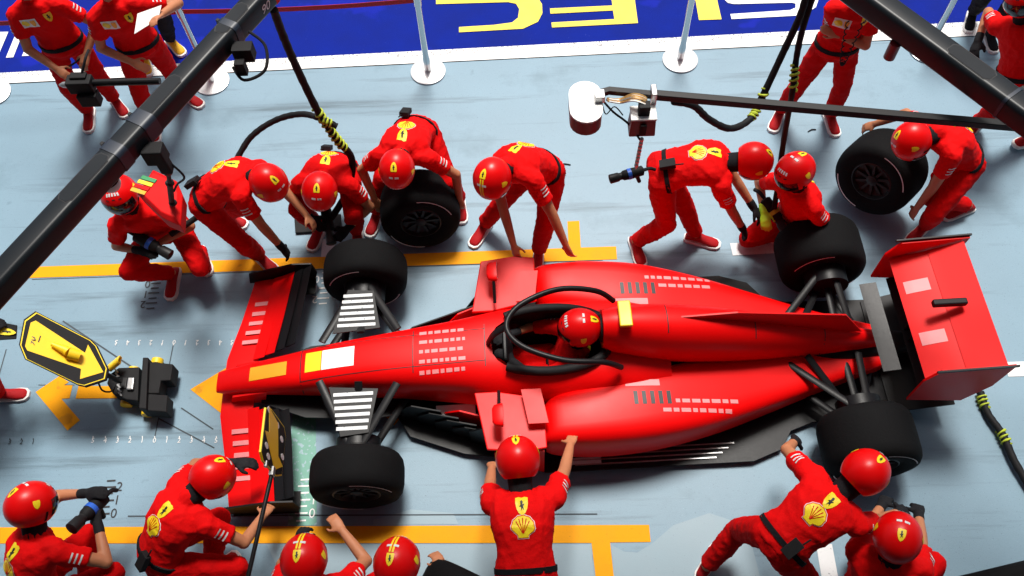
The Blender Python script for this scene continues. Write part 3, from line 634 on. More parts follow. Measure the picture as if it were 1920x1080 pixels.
E_ = person('person in black trousers and white-soled black shoes at the top right corner', (1916, -85, .95), -100, [(1858, 58), (1826, 22)], [None, None], helmet=False, shirt=M_BCLOTH, trouser=M_BCLOTH, shoe=M_BCLOTH)
F_ = person('crew member in red striding in at the right edge with a black glove', (1912, 145, .92), -150, [(1835, 228), (1950, 255)], [(1990, 100, 1.0), (1834, 76, 1.0)], neck=(1918, 40), helmet=True, gloves=BK, group=crew)
P7 = person('crew member kneeling under the left boom with a wheel gun', (312, 424, .42), -80, [(375, 470), (322, 512)], [(300, 455, .55), (262, 470, .55)], neck=(246, 398), head=(226, 368), gloves=(None, M_GLOVE), knee=((.2, -.6, .8), (-.5, -.6, .8)), group=crew)
P8 = person('crew member bending right with a black glove on the front wing', (388, 372, .84), -32, [(418, 402), (486, 478)], [(573, 402, .55), (548, 488, .32)], neck=(470, 326), head=(502, 342), gloves=(None, M_GLOVE), radio=True, group=crew)
P9 = person('crew member crouching left of the man with the tyre, face down', (632, 318, .50), -98, [(668, 430), (598, 424)], [(652, 428, .35), (582, 408, .4)], neck=(607, 335), head=(600, 358), gloves=BK, radio=True, group=crew)
P10 = person('crew member bent over an upright tyre beside the far yellow line', (782, 246, .74), -97, [(862, 372), (706, 398)], [(861, 372, .42), (702, 372, .45)], neck=(752, 290), head=(745, 316), radio=True, group=crew)
P11 = person('crew member stooping with both arms reaching down to the car beside the cockpit', (1018, 318, .88), -110, [(1010, 470), (908, 420)], [(1074, 486, .55), (968, 478, .55)], neck=(950, 312), head=(925, 334), group=crew)
P12 = person('crew member bent double in a wide stride behind the far rear wheel', (1238, 326, .88), -8, [(1305, 440), (1192, 452)], [(1412, 388, .55), (1392, 428, .42)], neck=(1384, 300), head=(1432, 302), gloves=BK, radio=True, toes=(-10, -70), group=crew)
P13 = person('crew member crouching with lime gloves behind the far rear tyre', (1500, 405, .42), -145, [(1545, 432), (1490, 425)], [(1498, 400, .5), (1432, 396, .5)], neck=(1496, 350), head=(1490, 324), gloves=(M_LIMEG, M_LIMEG), group=crew)
P14 = person('crew member clutching a big tyre at the right, under the thin carbon arm', (1806, 300, .72), -150, [(1736, 420), (1815, 385)], [(1718, 392, .4), (1642, 232, .6)], neck=(1758, 250), head=(1713, 264), group=crew)
P15 = person('crew member squatting in the lower left corner holding up black gloves', (75, 1112, .42), 42, [(165, 1108), (205, 1130)], [(162, 925, .62), (184, 985, .6)], neck=(66, 1002), head=(60, 950), gloves=BK, group=crew)
P16 = person('crew member crouching with back turned, near the small arrow sign', (300, 1045, .52), 32, [(395, 1075), (420, 1130)], [(440, 868, .5), (492, 968, .42)], neck=(352, 936), head=(396, 898), gloves=(M_GLOVE, None), radio=True, group=crew)
P17 = person('crew member at the bottom edge with only helmet and one raised arm in view', (600, 1192, .48), 88, [(560, 1210), (660, 1215)], [(560, 1010, .45), (642, 995, .62)], neck=(580, 1098), head=(571, 1052), gloves=(M_GLOVE, None), group=crew)
P18 = person('crew member at the bottom edge beside the half-hidden tyre', (765, 1200, .48), 80, [(720, 1215), (820, 1225)], [(690, 1100, .45), (830, 1060, .5)], neck=(752, 1104), head=(745, 1058), group=crew)
P19 = person('crew member seen from behind leaning over the near side of the cockpit', (987, 1085, .95), 90, [(950, 1235), (1035, 1228)], [(922, 872, .50), (1086, 782, .45)], neck=(976, 902), head=(970, 852), group=crew)
P20 = person('crew member lunging with back turned beside the near rear tyre', (1455, 1022, .86), 40, [(1325, 1062), (1455, 1150)], [(1490, 828, .62), (1705, 955, .5)], neck=(1592, 912), head=(1636, 874), gloves=BK, radio=True, group=crew)
P21 = person('crew member crouching below the lunging one at the lower right', (1640, 1135, .45), 65, [(1620, 1150), (1710, 1140)], [(1655, 945, .45), (1722, 955, .45)], neck=(1668, 1052), head=(1682, 1010), gloves=BK, group=crew)
P22 = person('front jack operator at the left edge with one red shoe in view', (-105, 630, .92), -5, [(-75, 655), (-6, 736)], [(-30, 590, .95), (-28, 625, .95)], lean=(.25, -.05), gloves=BK, toes=(10, 8), group=crew)
# the driver, seated in the car
cm = Matrix.Translation(car.location) @ Matrix.Rotation(cyaw, 4, 'Z')
def px_of(p):
    d = p-CAMP; return (960+F*d.dot(RIGHT)/d.dot(FWD), 540+F*d.dot(DOWN)/d.dot(FWD))
def C(u, v, z): return cm @ V((u, v, z))
def pz(p): return (*px_of(p), p.z)
DR = person('driver with striped helmet sitting in the cockpit of the racing car', pz(C(1.52, 0, .22)), 180+math.degrees(cyaw), [px_of(C(.62, -.07, .25)), px_of(C(.62, .07, .25))], [pz(C(1.16, -.12, .55)), pz(C(1.16, .12, .55))],
            neck=pz(C(1.63, 0, .60)), gloves=BK, foot_z=(.25, .25), elbow=((.3, -.6, -.6), (.3, .6, -.6)), trouser=M_CLOTH, sleeve=.98, scale=.86)
# freeze all cloth and bodies at once, then fold the cloth
dg = bpy.context.evaluated_depsgraph_get()
new = [(o, bpy.data.meshes.new_from_object(o.evaluated_get(dg))) for o in RAW]
for o, me in new:
    nm = o.name.split('.')[0]; o.modifiers.clear(); old = o.data; o.data = me; bpy.data.meshes.remove(old)
    if nm in ('shirt', 'trousers'):
        n = len(me.vertices); co = np.empty(n*3, 'f'); me.vertices.foreach_get('co', co); co = co.reshape(-1, 3)
        no = np.empty(n*3, 'f'); me.vertex_normals.foreach_get('vector', no); no = no.reshape(-1, 3)
        h = np.zeros(n)
        for k in range(9):
            d = np.random.normal(size=3); d /= np.linalg.norm(d); fq = np.random.uniform(14, 48)
            ph = np.random.uniform(0, 6.28) + 1.6*np.sin(co @ np.random.normal(size=3)*9)
            s_ = np.sin(co @ d*fq + ph); h += (1-np.abs(s_))**3 * 22/fq - .12
        co += no*(h*.0043)[:, None]
        me.vertices.foreach_set('co', co.ravel())
    me.shade_smooth()
# ------------------------------------------------------------------ emblems on the clothes
def fan(poly, n=4):
    """star-shaped polygon -> rings (centre first)"""
    cx = sum(p[0] for p in poly)/len(poly); cy = sum(p[1] for p in poly)/len(poly)
    pts = [(cx, cy)]; fs = []; N = len(poly)
    for r in range(1, n+1): pts += [(cx+(x-cx)*r/n, cy+(y-cy)*r/n) for x, y in poly]
    for k in range(N):
        fs.append((0, 1+k, 1+(k+1) % N))
        for r in range(n-1): a = 1+r*N; c = a+N; fs.append((a+k, c+k, c+(k+1) % N, a+(k+1) % N))
    return pts, fs
def dens(poly, m=3):
    out = []
    for (a, b), (c, d) in zip(poly, poly[1:]+poly[:1]): out += [(a+(c-a)*k/m, b+(d-b)*k/m) for k in range(m)]
    return out
SHIELD = [(-.5, .55), (-.25, .60), (0, .55), (.25, .60), (.5, .55), (.5, .15), (.42, -.2), (.25, -.48), (0, -.65), (-.25, -.48), (-.42, -.2), (-.5, .15)]
HORSE = [(-.12, .34), (.02, .40), (.10, .28), (.06, .12), (.22, .16), (.12, -.02), (.16, -.30), (.04, -.14), (-.08, -.34), (-.06, -.06), (-.22, -.02), (-.08, .10)]
PECT = [(.62*math.cos(R(a))*(1+.05*(i % 2)), .62*math.sin(R(a))*(1+.05*(i % 2))-.02) for i, a in enumerate(range(-22, 203, 15))] + [(-.30, -.42), (-.28, -.58), (.28, -.58), (.30, -.42)]
BAR = [(-.5, -.5), (.5, -.5), (.5, .5), (-.5, .5)]
def bvh(o):
    me = o.data; return BVHTree.FromPolygons([v.co for v in me.vertices], [tuple(p.vertices) for p in me.polygons])
def stick(P, tree, name, poly, m, c, ex, ey, en, sx, sy, off, parent):
    pts, fs = fan(dens(poly)); vs = []
    for x, y in pts:
        o = c + ex*(x*sx) + ey*(y*sy) + en*.35
        hit = tree.ray_cast(o, -en, .8)
        if hit[0] is None: return None
        vs.append(hit[0] + en*off)
    b = MB(); b.add(vs, fs); return b.build(name, m, parent, 60, fix=False)
def shell(P, tree, c, ex, ey, en, s, root):
    big = [(x*1.12, y*1.12) for x, y in PECT]
    stick(P, tree, 'shell_emblem_rim', big, M_WHITE, c, ex, ey, en, s, s, .003, root)
    stick(P, tree, 'shell_emblem_edge', [(x*1.07, y*1.07) for x, y in PECT], M_CLOTH, c, ex, ey, en, s, s, .0045, root)
    stick(P, tree, 'shell_emblem', PECT, M_CREST, c, ex, ey, en, s, s, .006, root)
    for a in (40, 65, 90, 115, 140):
        d = (math.cos(R(a)), math.sin(R(a))); q = (-d[1]*.018, d[0]*.018)
        poly = [(d[0]*.02+q[0], -.42+d[1]*.1+q[1]), (d[0]*.02-q[0], -.42+d[1]*.1-q[1]), (d[0]*.50-q[0]*1.6, d[1]*.50-q[1]*1.6), (d[0]*.50+q[0]*1.6, d[1]*.50+q[1]*1.6)]
        stick(P, tree, 'shell_rib', poly, M_RPL, c, ex, ey, en, s, s, .0075, root)
for P in PEOPLE:
    root = P['root']; tree = bvh(P['shirt']); sp_ = P['spine']; bk, rt, t, fr = P['back'], P['rt'], P['t'], P['fr']
    black = P['shirt'].data.materials[0] == M_BCLOTH
    if P['helmet']:
        shell(P, tree, sp_(.62), rt, t, bk, .105, root)
        k = stick(P, tree, 'crest', SHIELD, M_CREST, sp_(.86), rt, t, bk, .075, .085, .004, root)
        if k: stick(P, tree, 'crest_horse', HORSE, M_INK, sp_(.86), rt, t, bk, .075, .085, .006, root)
        EP = P['EP']; hel = P['hel']
        def hst(name, poly, m, base, sx, sy, off, rot=0.):
            d0 = V(base).normalized(); e2 = V((0, 0, 1))-d0*d0.z; e2 = e2.normalized() if e2.length > .2 else V((0, 1, 0)); e1 = e2.cross(d0)
            e1, e2 = e1*math.cos(rot)+e2*math.sin(rot), e2*math.cos(rot)-e1*math.sin(rot)
            pts, fs = fan(dens(poly)); b = MB(); b.add([EP((d0+e1*x*sx+e2*y*sy).normalized(), off) for x, y in pts], fs); b.build(name, m, hel, 60, fix=False)
        hst('crest', SHIELD, M_CREST, (0, -.62, .78), .34, .40, 1.012); hst('crest_horse', HORSE, M_INK, (0, -.62, .78), .34, .40, 1.02)
        for sx in (-.16, .16): hst('white_lettering', BAR, M_FWHITE, (sx, -.12, 1), .22, .10, 1.012)
        for kx in range(5): hst('white_lettering', BAR, M_FWHITE, (-.28+.14*kx, .62, .72), .09, .16, 1.012)
        if P in (P11, P19, P17, P18, F_):
            for sx in (-.07, .07): hst('yellow_stripe', BAR, M_CREST, (sx, .05, 1), .09, .95, 1.010)
        for sx in (-.34, 0, .34): hst('vent', BAR, M_INK, (sx, .80, .55), .16, .05, 1.011)
        for sg in (1, -1): hst('chin_strap', BAR, M_BCLOTH, (sg*.95, .25, -.42), .10, .50, 1.012)
        for sg in (1, -1): hst('side_crest', SHIELD, M_CREST, (sg, -.1, .30), .26, .30, 1.012)
    elif not black:
        c = sp_(.74); ex, ey, en = -rt, t, fr
        stick(P, tree, 'chest_patch', [(-.5, -.5), (.5, -.5), (.5, .5), (-.5, .5)], M_WHITE, c+rt*.085, ex, ey, en, .13, .085, .003, root)
        stick(P, tree, 'shell_emblem', PECT, M_CREST, c+rt*.115, ex, ey, en, .05, .05, .006, root)
        stick(P, tree, 'patch_crest', SHIELD, M_OPL, c+rt*.052, ex, ey, en, .04, .05, .006, root)
        stick(P, tree, 'crest', SHIELD, M_CREST, c-rt*.085+t*.02, ex, ey, en, .06, .07, .003, root)
        stick(P, tree, 'crest_horse', HORSE, M_INK, c-rt*.085+t*.02, ex, ey, en, .06, .07, .005, root)
    if not black:
        for i, sg in ((0, -1), (1, 1)):          # three white lines of lettering on each sleeve
            a = P['sh'][i]; e = P['J']['e', i]; d = (e-a).normalized(); on = rt*sg*.8+V((0, 0, .6)); on = (on-d*on.dot(d)).normalized(); q = d.cross(on)
            for k in range(3): stick(P, tree, 'sleeve_lettering', BAR, M_FWHITE, a+d*(.075+.03*k), q, d, on, .065, .011, .003, root)
# ------------------------------------------------------------------ spare wheels held or waiting
for px, py, z, ax, w, lb in ((788, 392, .335, (.08, -1, .12), .36, 'black spare tyre held upright by the bent crew member near the far yellow line'),
                         (1652, 322, .40, (-.75, -.75, .22), .40, 'big black spare tyre hugged by the crew member at the right'),
                         (872, 1132, .335, (.5, 1, .1), .36, 'black spare tyre cut by the bottom picture edge, left of the leaning man'),
                         (1872, 1128, .335, (-.2, 1, .1), .40, 'black spare tyre in the lower right corner')):
    t = add_wheel(None, W(px, py, z), ax, w, 'spare_wheel'); tag(t, lb, 'wheel', 'spare wheels in hands of the crew')
# ------------------------------------------------------------------ wheel guns
def gun(loc, d, label, ring=M_BLUEP, up=(0, 0, 1)):
    d = V(d).normalized(); t = empty('wheel_gun', loc); T0 = frame((0, 0, 0), V(d).cross(V(up)), d)
    b = MB(); b.lathe([(.030, -.13), (.046, -.12), (.050, -.02), (.046, .06), (.034, .08)], T0, 20); b.build('motor', M_MBLACK, t)
    b = MB(); b.lathe([(.034, .08), (.034, .10), (.042, .11), (.044, .19), (.036, .195)], T0, 20); b.build('socket', M_RIM, t)
    b = MB(); b.lathe([(.0515, -.012), (.0515, .022)], T0, 20); b.build('colour_ring', ring, t, 0)
    n = (V(up)-d*V(up).dot(d)).normalized(); b = MB(); b.tube([-d*.06-n*.03, -d*.09-n*.16], [.022, .019], 10); b.build('grip', M_MBLACK, t)
    b = MB(); b.tube(smoothpath([-d*.12, -d*.19, -d*.24-n*.04], 4), .016, 8); b.build('hose_stub', M_MBLACK, t)
    tag(t, label, 'wheel gun', 'wheel guns'); return t
gun(W(280, 456, .62), (1, -.5, -.35), 'black wheel gun in the hands of the kneeling man under the left boom', M_BLUEP)
gun(W(615, 418, .30), (.2, -1, -.2), 'black wheel gun held low by the crouching crew member behind the front tyre', M_MBLACK)
gun(W(1450, 398, .50), (.5, -.8, -.3), 'black wheel gun with lime ring behind the far rear tyre', M_LIME)
gun(W(172, 955, .62), (-.3, -.8, .5), 'black wheel gun with blue ring lifted by gloves at lower left', M_BLUEP)
gun(W(1181, 326, 1.72), (-1, -.22, -.1), 'black wheel gun with blue collar hanging below the white oval housing', M_BLUEP).scale = (.72, .72, .72)
b = MB(); P0 = [W(553, 410, 0), W(640, 404, 0), W(642, 434, 0), W(555, 440, 0)]; b.add([p+V((0, 0, .004)) for p in P0]+[p+V((0, 0, .03)) for p in P0], [(0, 1, 2, 3), (4, 5, 6, 7), (0, 1, 5, 4), (1, 2, 6, 5), (2, 3, 7, 6), (3, 0, 4, 7)])
tag(b.build('kneeling_mat', M_MBLACK, None, 0, bevel=.006), 'flat black kneeling mat under the crouching man by the front tyre', 'mat')
# ------------------------------------------------------------------ booms
def beam(name, p, q, w, h, label, panels, bands, m=M_BOOM):
    t = empty(name, p); d = q-p; L = d.length; d.normalize(); z = V((0, 0, 1)); n = z.cross(d).normalized(); z = d.cross(n)
    T = lambda x, y, zz: d*x + n*y + z*zz
    prof = []
    r = .032
    for cx, cy, a0 in ((w/2-r, h/2-r, 0), (-w/2+r, h/2-r, 90), (-w/2+r, -h/2+r, 180), (w/2-r, -h/2+r, 270)):
        prof += [(cx+r*math.cos(R(a0+k*22.5)), cy+r*math.sin(R(a0+k*22.5))) for k in range(5)]
    b = MB(); b.loft([[T(x, a, c) for a, c in prof] for x in np.linspace(0, L, 24)]); b.build('beam', m, t, 30)
    for x0, x1 in panels:      # a cover with a recessed dark joint around it on the top face
        pw = w*.34
        b = MB(); b.loft([[T(x, a, h/2+.0015*k) for x, a in ((x0, -pw+.02), (x0+.03, -pw), (x1-.03, -pw), (x1, -pw+.02), (x1, pw-.02), (x1-.03, pw), (x0+.03, pw), (x0, pw-.02))] for k in (0, 1)]); b.build('cover_joint', M_INK, t, 0)
        pw -= .004; x0 += .004; x1 -= .004
        b = MB(); b.loft([[T(x, a, h/2+.0005+.003*k) for x, a in ((x0, -pw+.02), (x0+.03, -pw), (x1-.03, -pw), (x1, -pw+.02), (x1, pw-.02), (x1-.03, pw), (x0+.03, pw), (x0, pw-.02))] for k in (0, 1)]); b.build('cover_panel', m, t, 0)
    for x0, wd in bands:
        b = MB(); b.loft([[T(x, a*1.06, c*1.06) for a, c in prof] for x in (x0, x0+wd)]); b.build('clamp_band', M_BAND, t, 30)
        b = MB(); b.box(T(x0+wd/2, w*.55, h*.30), (.02, .02, .05), Matrix((d, n, z)).transposed()); b.build('band_bolt', M_RIM, t, 0)
    tag(t, label, 'boom', 'carbon booms over the pit box')
    return t, T, L, p
ZB = 2.52
pa, pb_ = W(0, 531, ZB), W(492, -4, ZB); dd = (pb_-pa).normalized()
k0 = (pa.y+.98)/dd.y
p_start = pa - dd*k0; p_end = pb_ + dd*.04
def along(px, py): return (W(px, py, ZB)-p_start).dot(dd)
s1, s2 = along(60, 460), along(205, 300)
lb, LT, LL, LP = beam('boom', p_start, p_end, .138, .15, 'long glossy black boom crossing the upper left with hoses at its tip',
   [(along(128, 392), along(208, 305)), (along(275, 235), along(345, 160)), (along(420, 80), along(470, 26))], [(along(212, 300), .075), (along(262, 248), .10), (along(432, 66), .05)])
b = MB(); b.box(LT(LL+.02, 0, 0), (.05, .13, .14), Matrix((dd, V((0, 0, 1)).cross(dd), V((0, 0, 1)))).transposed()); b.build('tip_cap', M_RPL, lb, 0, bevel=.01)
nn = V((0, 0, 1)).cross(dd)
text('boom_lettering', '90', .085, None, 0, M_WHITE, lb, T=lambda q: LT(along(492, 8)-.02, 0, 0) - nn*.0725 + dd*(q.x) + V((0, 0, 1))*(q.y), shear=.3)
# bracket with cable loop near the tip
x = along(425, 75)
b = MB(); b.box(LT(x, -.13, -.05), (.12, .08, .10)); b.box(LT(x-.08, -.15, -.10), (.06, .05, .10)); b.tube(smoothpath([LT(x+.12, -.10, 0), LT(x+.10, -.22, -.05), LT(x-.02, -.28, -.12), LT(x-.12, -.18, -.16), LT(x-.10, -.1, -.1)], 6), .010, 8); b.build('cable_bracket', M_MBLACK, lb, 0)
def Lrel(p): return p - LP
x = along(262, 262)
b = MB(); b.box(LT(x, -.11, -.09), (.12, .09, .12)); b.box(LT(x, -.14, -.18), (.07, .06, .10)); b.build('hanger_bracket', M_MBLACK, lb, 0, bevel=.008)
hang = LT(x, -.14, -.22)+LP
b = MB(); b.lathe([(.05, 0), (.06, -.02), (.058, -.04), (.045, -.065), (.015, -.075)], lambda q: Lrel(W(203, 338, 2.34))+q, 24); b.lathe([(.063, .0), (.063, .02), (.04, .05)], lambda q: Lrel(W(203, 338, 2.34))+q, 24, mi=1); b.build('dome_camera', [M_PLW, M_MBLACK], lb, 40)
b = MB(); b.tube([Lrel(W(300, 152, 2.46)), Lrel(W(150, 156, 2.46))], .022, 12); b.build('side_rod', M_CARB, lb)
c = Lrel(W(152, 158, 2.46)); b = MB(); b.box(c, (.15, .08, .09)); b.box(c+V((.02, -.03, -.09)), (.12, .07, .09)); b.box(c+V((.0, .02, .05)), (.10, .05, .02)); b.build('rod_clamp', M_MBLACK, lb, 0, bevel=.006)
b = MB(); b.tube([c+V((-.07, 0, 0)), c+V((-.11, 0, 0)), c+V((-.135, 0, 0))], [.022, .018, .004], 12); b.build('rod_tip', M_SILV, lb)
b = MB(); b.tube(smoothpath([c+V((.02, .03, .05)), c+V((.06, .10, .12)), c+V((.05, .18, .10))], 5), .008, 8); b.build('rod_cable', M_MBLACK, lb)
# hanging striped panel on its rod
zt = 1.30; pan = [(287, 318), (332, 340), (343, 366), (339, 424), (306, 410), (258, 364)]
cpan = W(300, 368, zt); hp_ = empty('hanging_panel', cpan)
pts = [W(x, y, zt)-cpan for x, y in pan]; lo = [p*.92+V((0, 0, -.13)) for p in pts]; hi = [p*.80+V((0, 0, .035)) for p in pts]
b = MB(); b.loft([lo, pts, hi]); b.build('shell', M_RPL, hp_, 20, bevel=.006)
u_ = (W(283, 315, zt)-W(247, 366, zt)).normalized(); v_ = V((0, 0, 1)).cross(u_)
for k, mm in enumerate((M_GPL, M_CREST, M_RPL, M_OPL)):
    b = MB(); c = W(283-6.5*k, 342+7.5*k, zt)-cpan+V((0, 0, .037)); b.box(c, (.03, .12, .012), Matrix((u_, v_, V((0, 0, 1)))).transposed()); b.build('stripe', mm, hp_, 0)
ht = hang-cpan; a = W(325, 386, zt)-cpan
b = MB(); b.tube([ht, ht.lerp(a, .35)], .014, 10); b.tube([ht.lerp(a, .35), a+V((0, 0, .03))], .020, 10); b.build('hanging_rod', M_MBLACK, hp_)
for k, f in enumerate((.06, .33, .9, .98)):
    b = MB(); b.lathe([(.018, -.02), (.028, -.008), (.028, .008), (.018, .02)], lambda q: ht.lerp(a, f)+q, 14); b.build('joint', M_RIM if k else M_DRED, hp_, 30)
b = MB(); b.tube(smoothpath([ht+V((.02, .02, .05)), ht+V((.06, .02, -.1)), ht.lerp(a, .4)+V((.045, .01, 0)), ht.lerp(a, .55)+V((.02, 0, 0))], 6), .007, 8); b.build('signal_cable', M_MBLACK, hp_)
tag(hp_, 'faceted red panel with green, yellow and orange stripes hanging from the left boom', 'panel')
# right boom
pa, pb_ = W(1640, 9, ZB), W(1925, 219, ZB); dd2 = (pb_-pa).normalized(); q0 = pa - dd2*.7; q1 = pb_ + dd2*((pb_.y+.98)/-dd2.y)
al2 = lambda px, py: (W(px, py, ZB)-q0).dot(dd2)
rb, RT, RL, RP = beam('boom', q0, q1, .15, .16, 'thick glossy black boom crossing the upper right corner', [(al2(1792, 92), al2(1872, 150))], [(al2(1905, 178), .02)])
x = al2(1700, 55); b = MB(); b.lathe([(.035, 0), (.035, -.12), (.03, -.125)], lambda q: RT(x, -.06, -.08)+q, 16); b.build('hanger_stub', M_DRED, rb, 40)
# thin carbon arm with lamp housing and transformer
ZA = 2.28
a0, a1, a2, a3 = W(1122, 176, ZA), W(1142, 170, ZA), W(1225, 178, ZA), W(1925, 238, ZA); ext = a3 + (a3-a2)*.9
ar = empty('carbon_arm', a3); rel = lambda p: p-a3
b = MB(); b.tube([rel(a2-V((.0, 0, 0))), rel(ext)], .034, 4, ref=(0, .7, .7)); b.build('arm_tube', M_CARB, ar, 20, bevel=.004)
b = MB(); b.tube([rel(a0), rel(a1), rel(a2+(a3-a2)*.01)], .026, 4, ref=(0, .7, .7)); b.build('arm_tip', M_CARB, ar, 20)
b = MB(); b.box(rel(a2), (.035, .09, .10)); b.build('arm_collar', M_SILV, ar, 0, bevel=.006)
hc = W(1098, 192, 2.32)
def stad(w, l, n=10): return [(w/2*math.cos(R(180*k/n)), (l-w)/2+w/2*math.sin(R(180*k/n))) for k in range(n+1)] + [(-w/2*math.cos(R(180*k/n)), -(l-w)/2-w/2*math.sin(R(180*k/n))) for k in range(n+1)]
b = MB(); b.prism(stad(.195, .325), -.115, -.004, lambda q: rel(hc)+q); lh = b.build('lamp_housing', M_DRED, ar, 40)
b = MB(); b.prism(stad(.200, .330), -.004, .008, lambda q: rel(hc)+q); b.build('housing_lid', M_PLW, lh, 40)
for sx, sy in ((.03, .11), (.05, -.05)): b = MB(); b.lathe([(.008, .008), (.006, .013)], lambda q: rel(hc)+q+V((sx, sy, 0)), 10); b.build('lid_screw', M_SILV, lh, 30)
b = MB(); b.box(rel(hc)+V((.085, .02, .03)), (.06, .07, .05)); b.build('housing_bracket', M_SILV, lh, 0, bevel=.005)
for k in range(9):
    f = random.uniform(-1, 1); g = random.uniform(-.5, .5)
    b = MB(); b.tube(smoothpath([rel(W(1140+g*6, 186+f*4, ZA+.02)), rel(W(1162+g*5, 188+f*5, ZA-.02)), rel(W(1188, 180+f*9, ZA+.045)), rel(W(1212, 188+f*9, ZA+.03)), rel(W(1206+f*6, 202, ZA-.03))], 5), .0065, 6); b.build('wire', (M_COPP, M_PLW, M_COPP, M_SILV)[k % 4], ar)
b = MB(); b.tube(smoothpath([rel(W(1128, 186, ZA)), rel(W(1150, 210, ZA-.1)), rel(W(1178, 232, ZA-.14)), rel(W(1200, 262, ZA-.2))], 6), .007, 8); b.tube(smoothpath([rel(W(1128, 190, ZA)), rel(W(1136, 214, ZA-.06)), rel(W(1152, 200, ZA-.03)), rel(W(1168, 216, ZA-.1))], 6), .004, 6); b.build('black_cable', M_MBLACK, ar)
tc_ = W(1204, 228, 2.16)
b = MB(); b.box(rel(tc_), (.165, .12, .15), None, 0, .9); tf = b.build('transformer_box', M_DRED, ar, 0, bevel=.008)
b = MB(); b.box(rel(tc_)+V((0, .0, .077)), (.16, .115, .014)); b.build('box_lid', M_PLW, tf, 0, bevel=.004)
b = MB(); b.box(rel(tc_)+V((0, -.066, 0)), (.04, .02, .09)); b.box(rel(tc_)+V((0, .0, .12)), (.07, .06, .08)); b.build('box_latch', M_MBLACK, tf, 0, bevel=.005)
gt = W(1192, 316, 1.80)
b = MB()
for k in range(8):
    c = rel(W(1203, 262, 2.06)).lerp(rel(gt), k/8); b.lathe([(.006, -.02), (.014, -.01), (.014, .01), (.006, .02)], lambda q: c+q, 8)
b.tube([rel(W(1203, 262, 2.06)), rel(gt)], .006, 8); b.build('suspension_chain', M_SILV, ar, 30)
tag(ar, 'thin carbon arm on the right carrying a white oval lamp housing and wires', 'arm')
# hoses
def hose(name, pts, r, label, wraps=(), m=M_MBLACK):
    path = smoothpath([W(*p) for p in pts], 10); o = path[0].copy(); t = empty(name, o)
    n = len(path); rr = [r*(1+.10*math.sin(i*2.1)*random.random()) for i in range(n)]
    b = MB(); b.tube([p-o for p in path], rr, 10); b.build('hose_line', m, t, 60)
    for f0, f1 in wraps:
        i0, i1 = int(f0*(n-1)), int(f1*(n-1)); hp = []; N = (i1-i0)*6
        for k in range(N+1):
            f = i0+(i1-i0)*k/N; i = min(int(f), n-2); c = path[i].lerp(path[i+1], f-i); d = (path[i+1]-path[i]).normalized(); a = d.orthogonal().normalized(); q = d.cross(a); g = k*.62
            hp.append(c-o+(a*math.cos(g)+q*math.sin(g))*r*1.12)
        b = MB(); b.tube(hp, [.0085*(.6+.8*random.random()) for _ in hp], 6); b.build('lime_wrap', M_LIME, t, 60)
    tag(t, label, 'hose', 'air hoses'); return t
hose('air_hose', [(513, 18, 2.42), (532, 70, 2.15), (560, 135, 1.82), (597, 210, 1.42), (632, 262, 1.12), (660, 300, .85), (650, 360, .55), (622, 408, .32)], .029, 'thick black hose dropping from the left boom tip with lime wrap', [(.42, .64)])
hose('air_hose', [(320, 440, .62), (400, 380, .75), (452, 284, 1.0), (478, 250, 1.1), (520, 224, 1.2), (565, 214, 1.3), (600, 222, 1.36), (632, 237, 1.30)], .024, 'black hose arching behind the man bending left of centre', [(.86, .95)])
hose('air_hose', [(1518, -30, 2.5), (1500, 30, 2.3), (1470, 95, 2.05), (1430, 180, 1.75), (1408, 222, 1.65), (1370, 241, 1.72), (1330, 224, 1.95), (1300, 198, 2.15), (1262, 190, 2.24)], .024, 'black hose looping from the top edge to the thin carbon arm', [(.36, .50)])
hose('air_hose', [(1532, -30, 2.5), (1506, 50, 2.2), (1493, 110, 1.95), (1486, 170, 1.75), (1470, 260, 1.2), (1452, 390, .55)], .022, 'black hose hanging in front of the crossed-arms man with lime wrap', [(.44, .60)])
hose('air_hose', [(1838, 735, .04), (1852, 775, .04), (1880, 815, .05), (1905, 870, .05), (1960, 960, .04)], .028, 'black hose with lime wrap lying at the right edge below the rear wing', [(.05, .22), (.45, .6)])
# ------------------------------------------------------------------ signs and jack
zs = lambda x: .80-.33*((x-35)/167)
def plank(name, pix, dz0, dz1, m, parent, o, bev=0):
    top = [W(x, y, zs(x)+dz1)-o for x, y in pix]; bot = [p-V((0, 0, dz1-dz0)) for p in top]
    b = MB(); b.loft([bot, top]); return b.build(name, m, parent, 0, bevel=bev)
so_ = W(40, 640, .80); sg = empty('arrow_board', so_)
OUT = [(66, 583), (171, 637), (182, 648), (203, 692), (199, 712), (160, 725), (146, 722), (46, 673), (35, 646), (44, 599)]
cx_, cy_ = 119, 662
plank('board_rim', OUT, -.022, 0, M_MBLACK, sg, so_, .004)
plank('yellow_edge', [(cx_+(x-cx_)*.965, cy_+(y-cy_)*.965) for x, y in OUT], .0, .002, M_CREST, sg, so_)
plank('black_face', [(cx_+(x-cx_)*.94, cy_+(y-cy_)*.94) for x, y in OUT], .002, .004, M_MBLACK, sg, so_)
plank('arrow', [(67, 601), (159.5, 661.5), (165, 646), (193.6, 697.5), (150, 710.5), (152, 691.6), (51, 657), (47, 649), (57.4, 605)], .004, .007, M_YPL, sg, so_)
wp = lambda x, y, dz=0: W(x, y, zs(x)+dz)-so_
tx = (wp(65, 612)-wp(57, 650)).normalized(); tz = V((.2, 0, 1)); tz = (tz-tx*tz.dot(tx)).normalized(); ty = tz.cross(tx)
text('board_lettering', '90', .075, None, 0, M_INK, sg, T=lambda q: wp(59.5, 640, .009)+tx*q.x+ty*q.y, shear=.35)
plank('board_slot', [(71, 641), (75, 629), (77, 630), (73, 642)], .007, .009, M_INK, sg, so_)
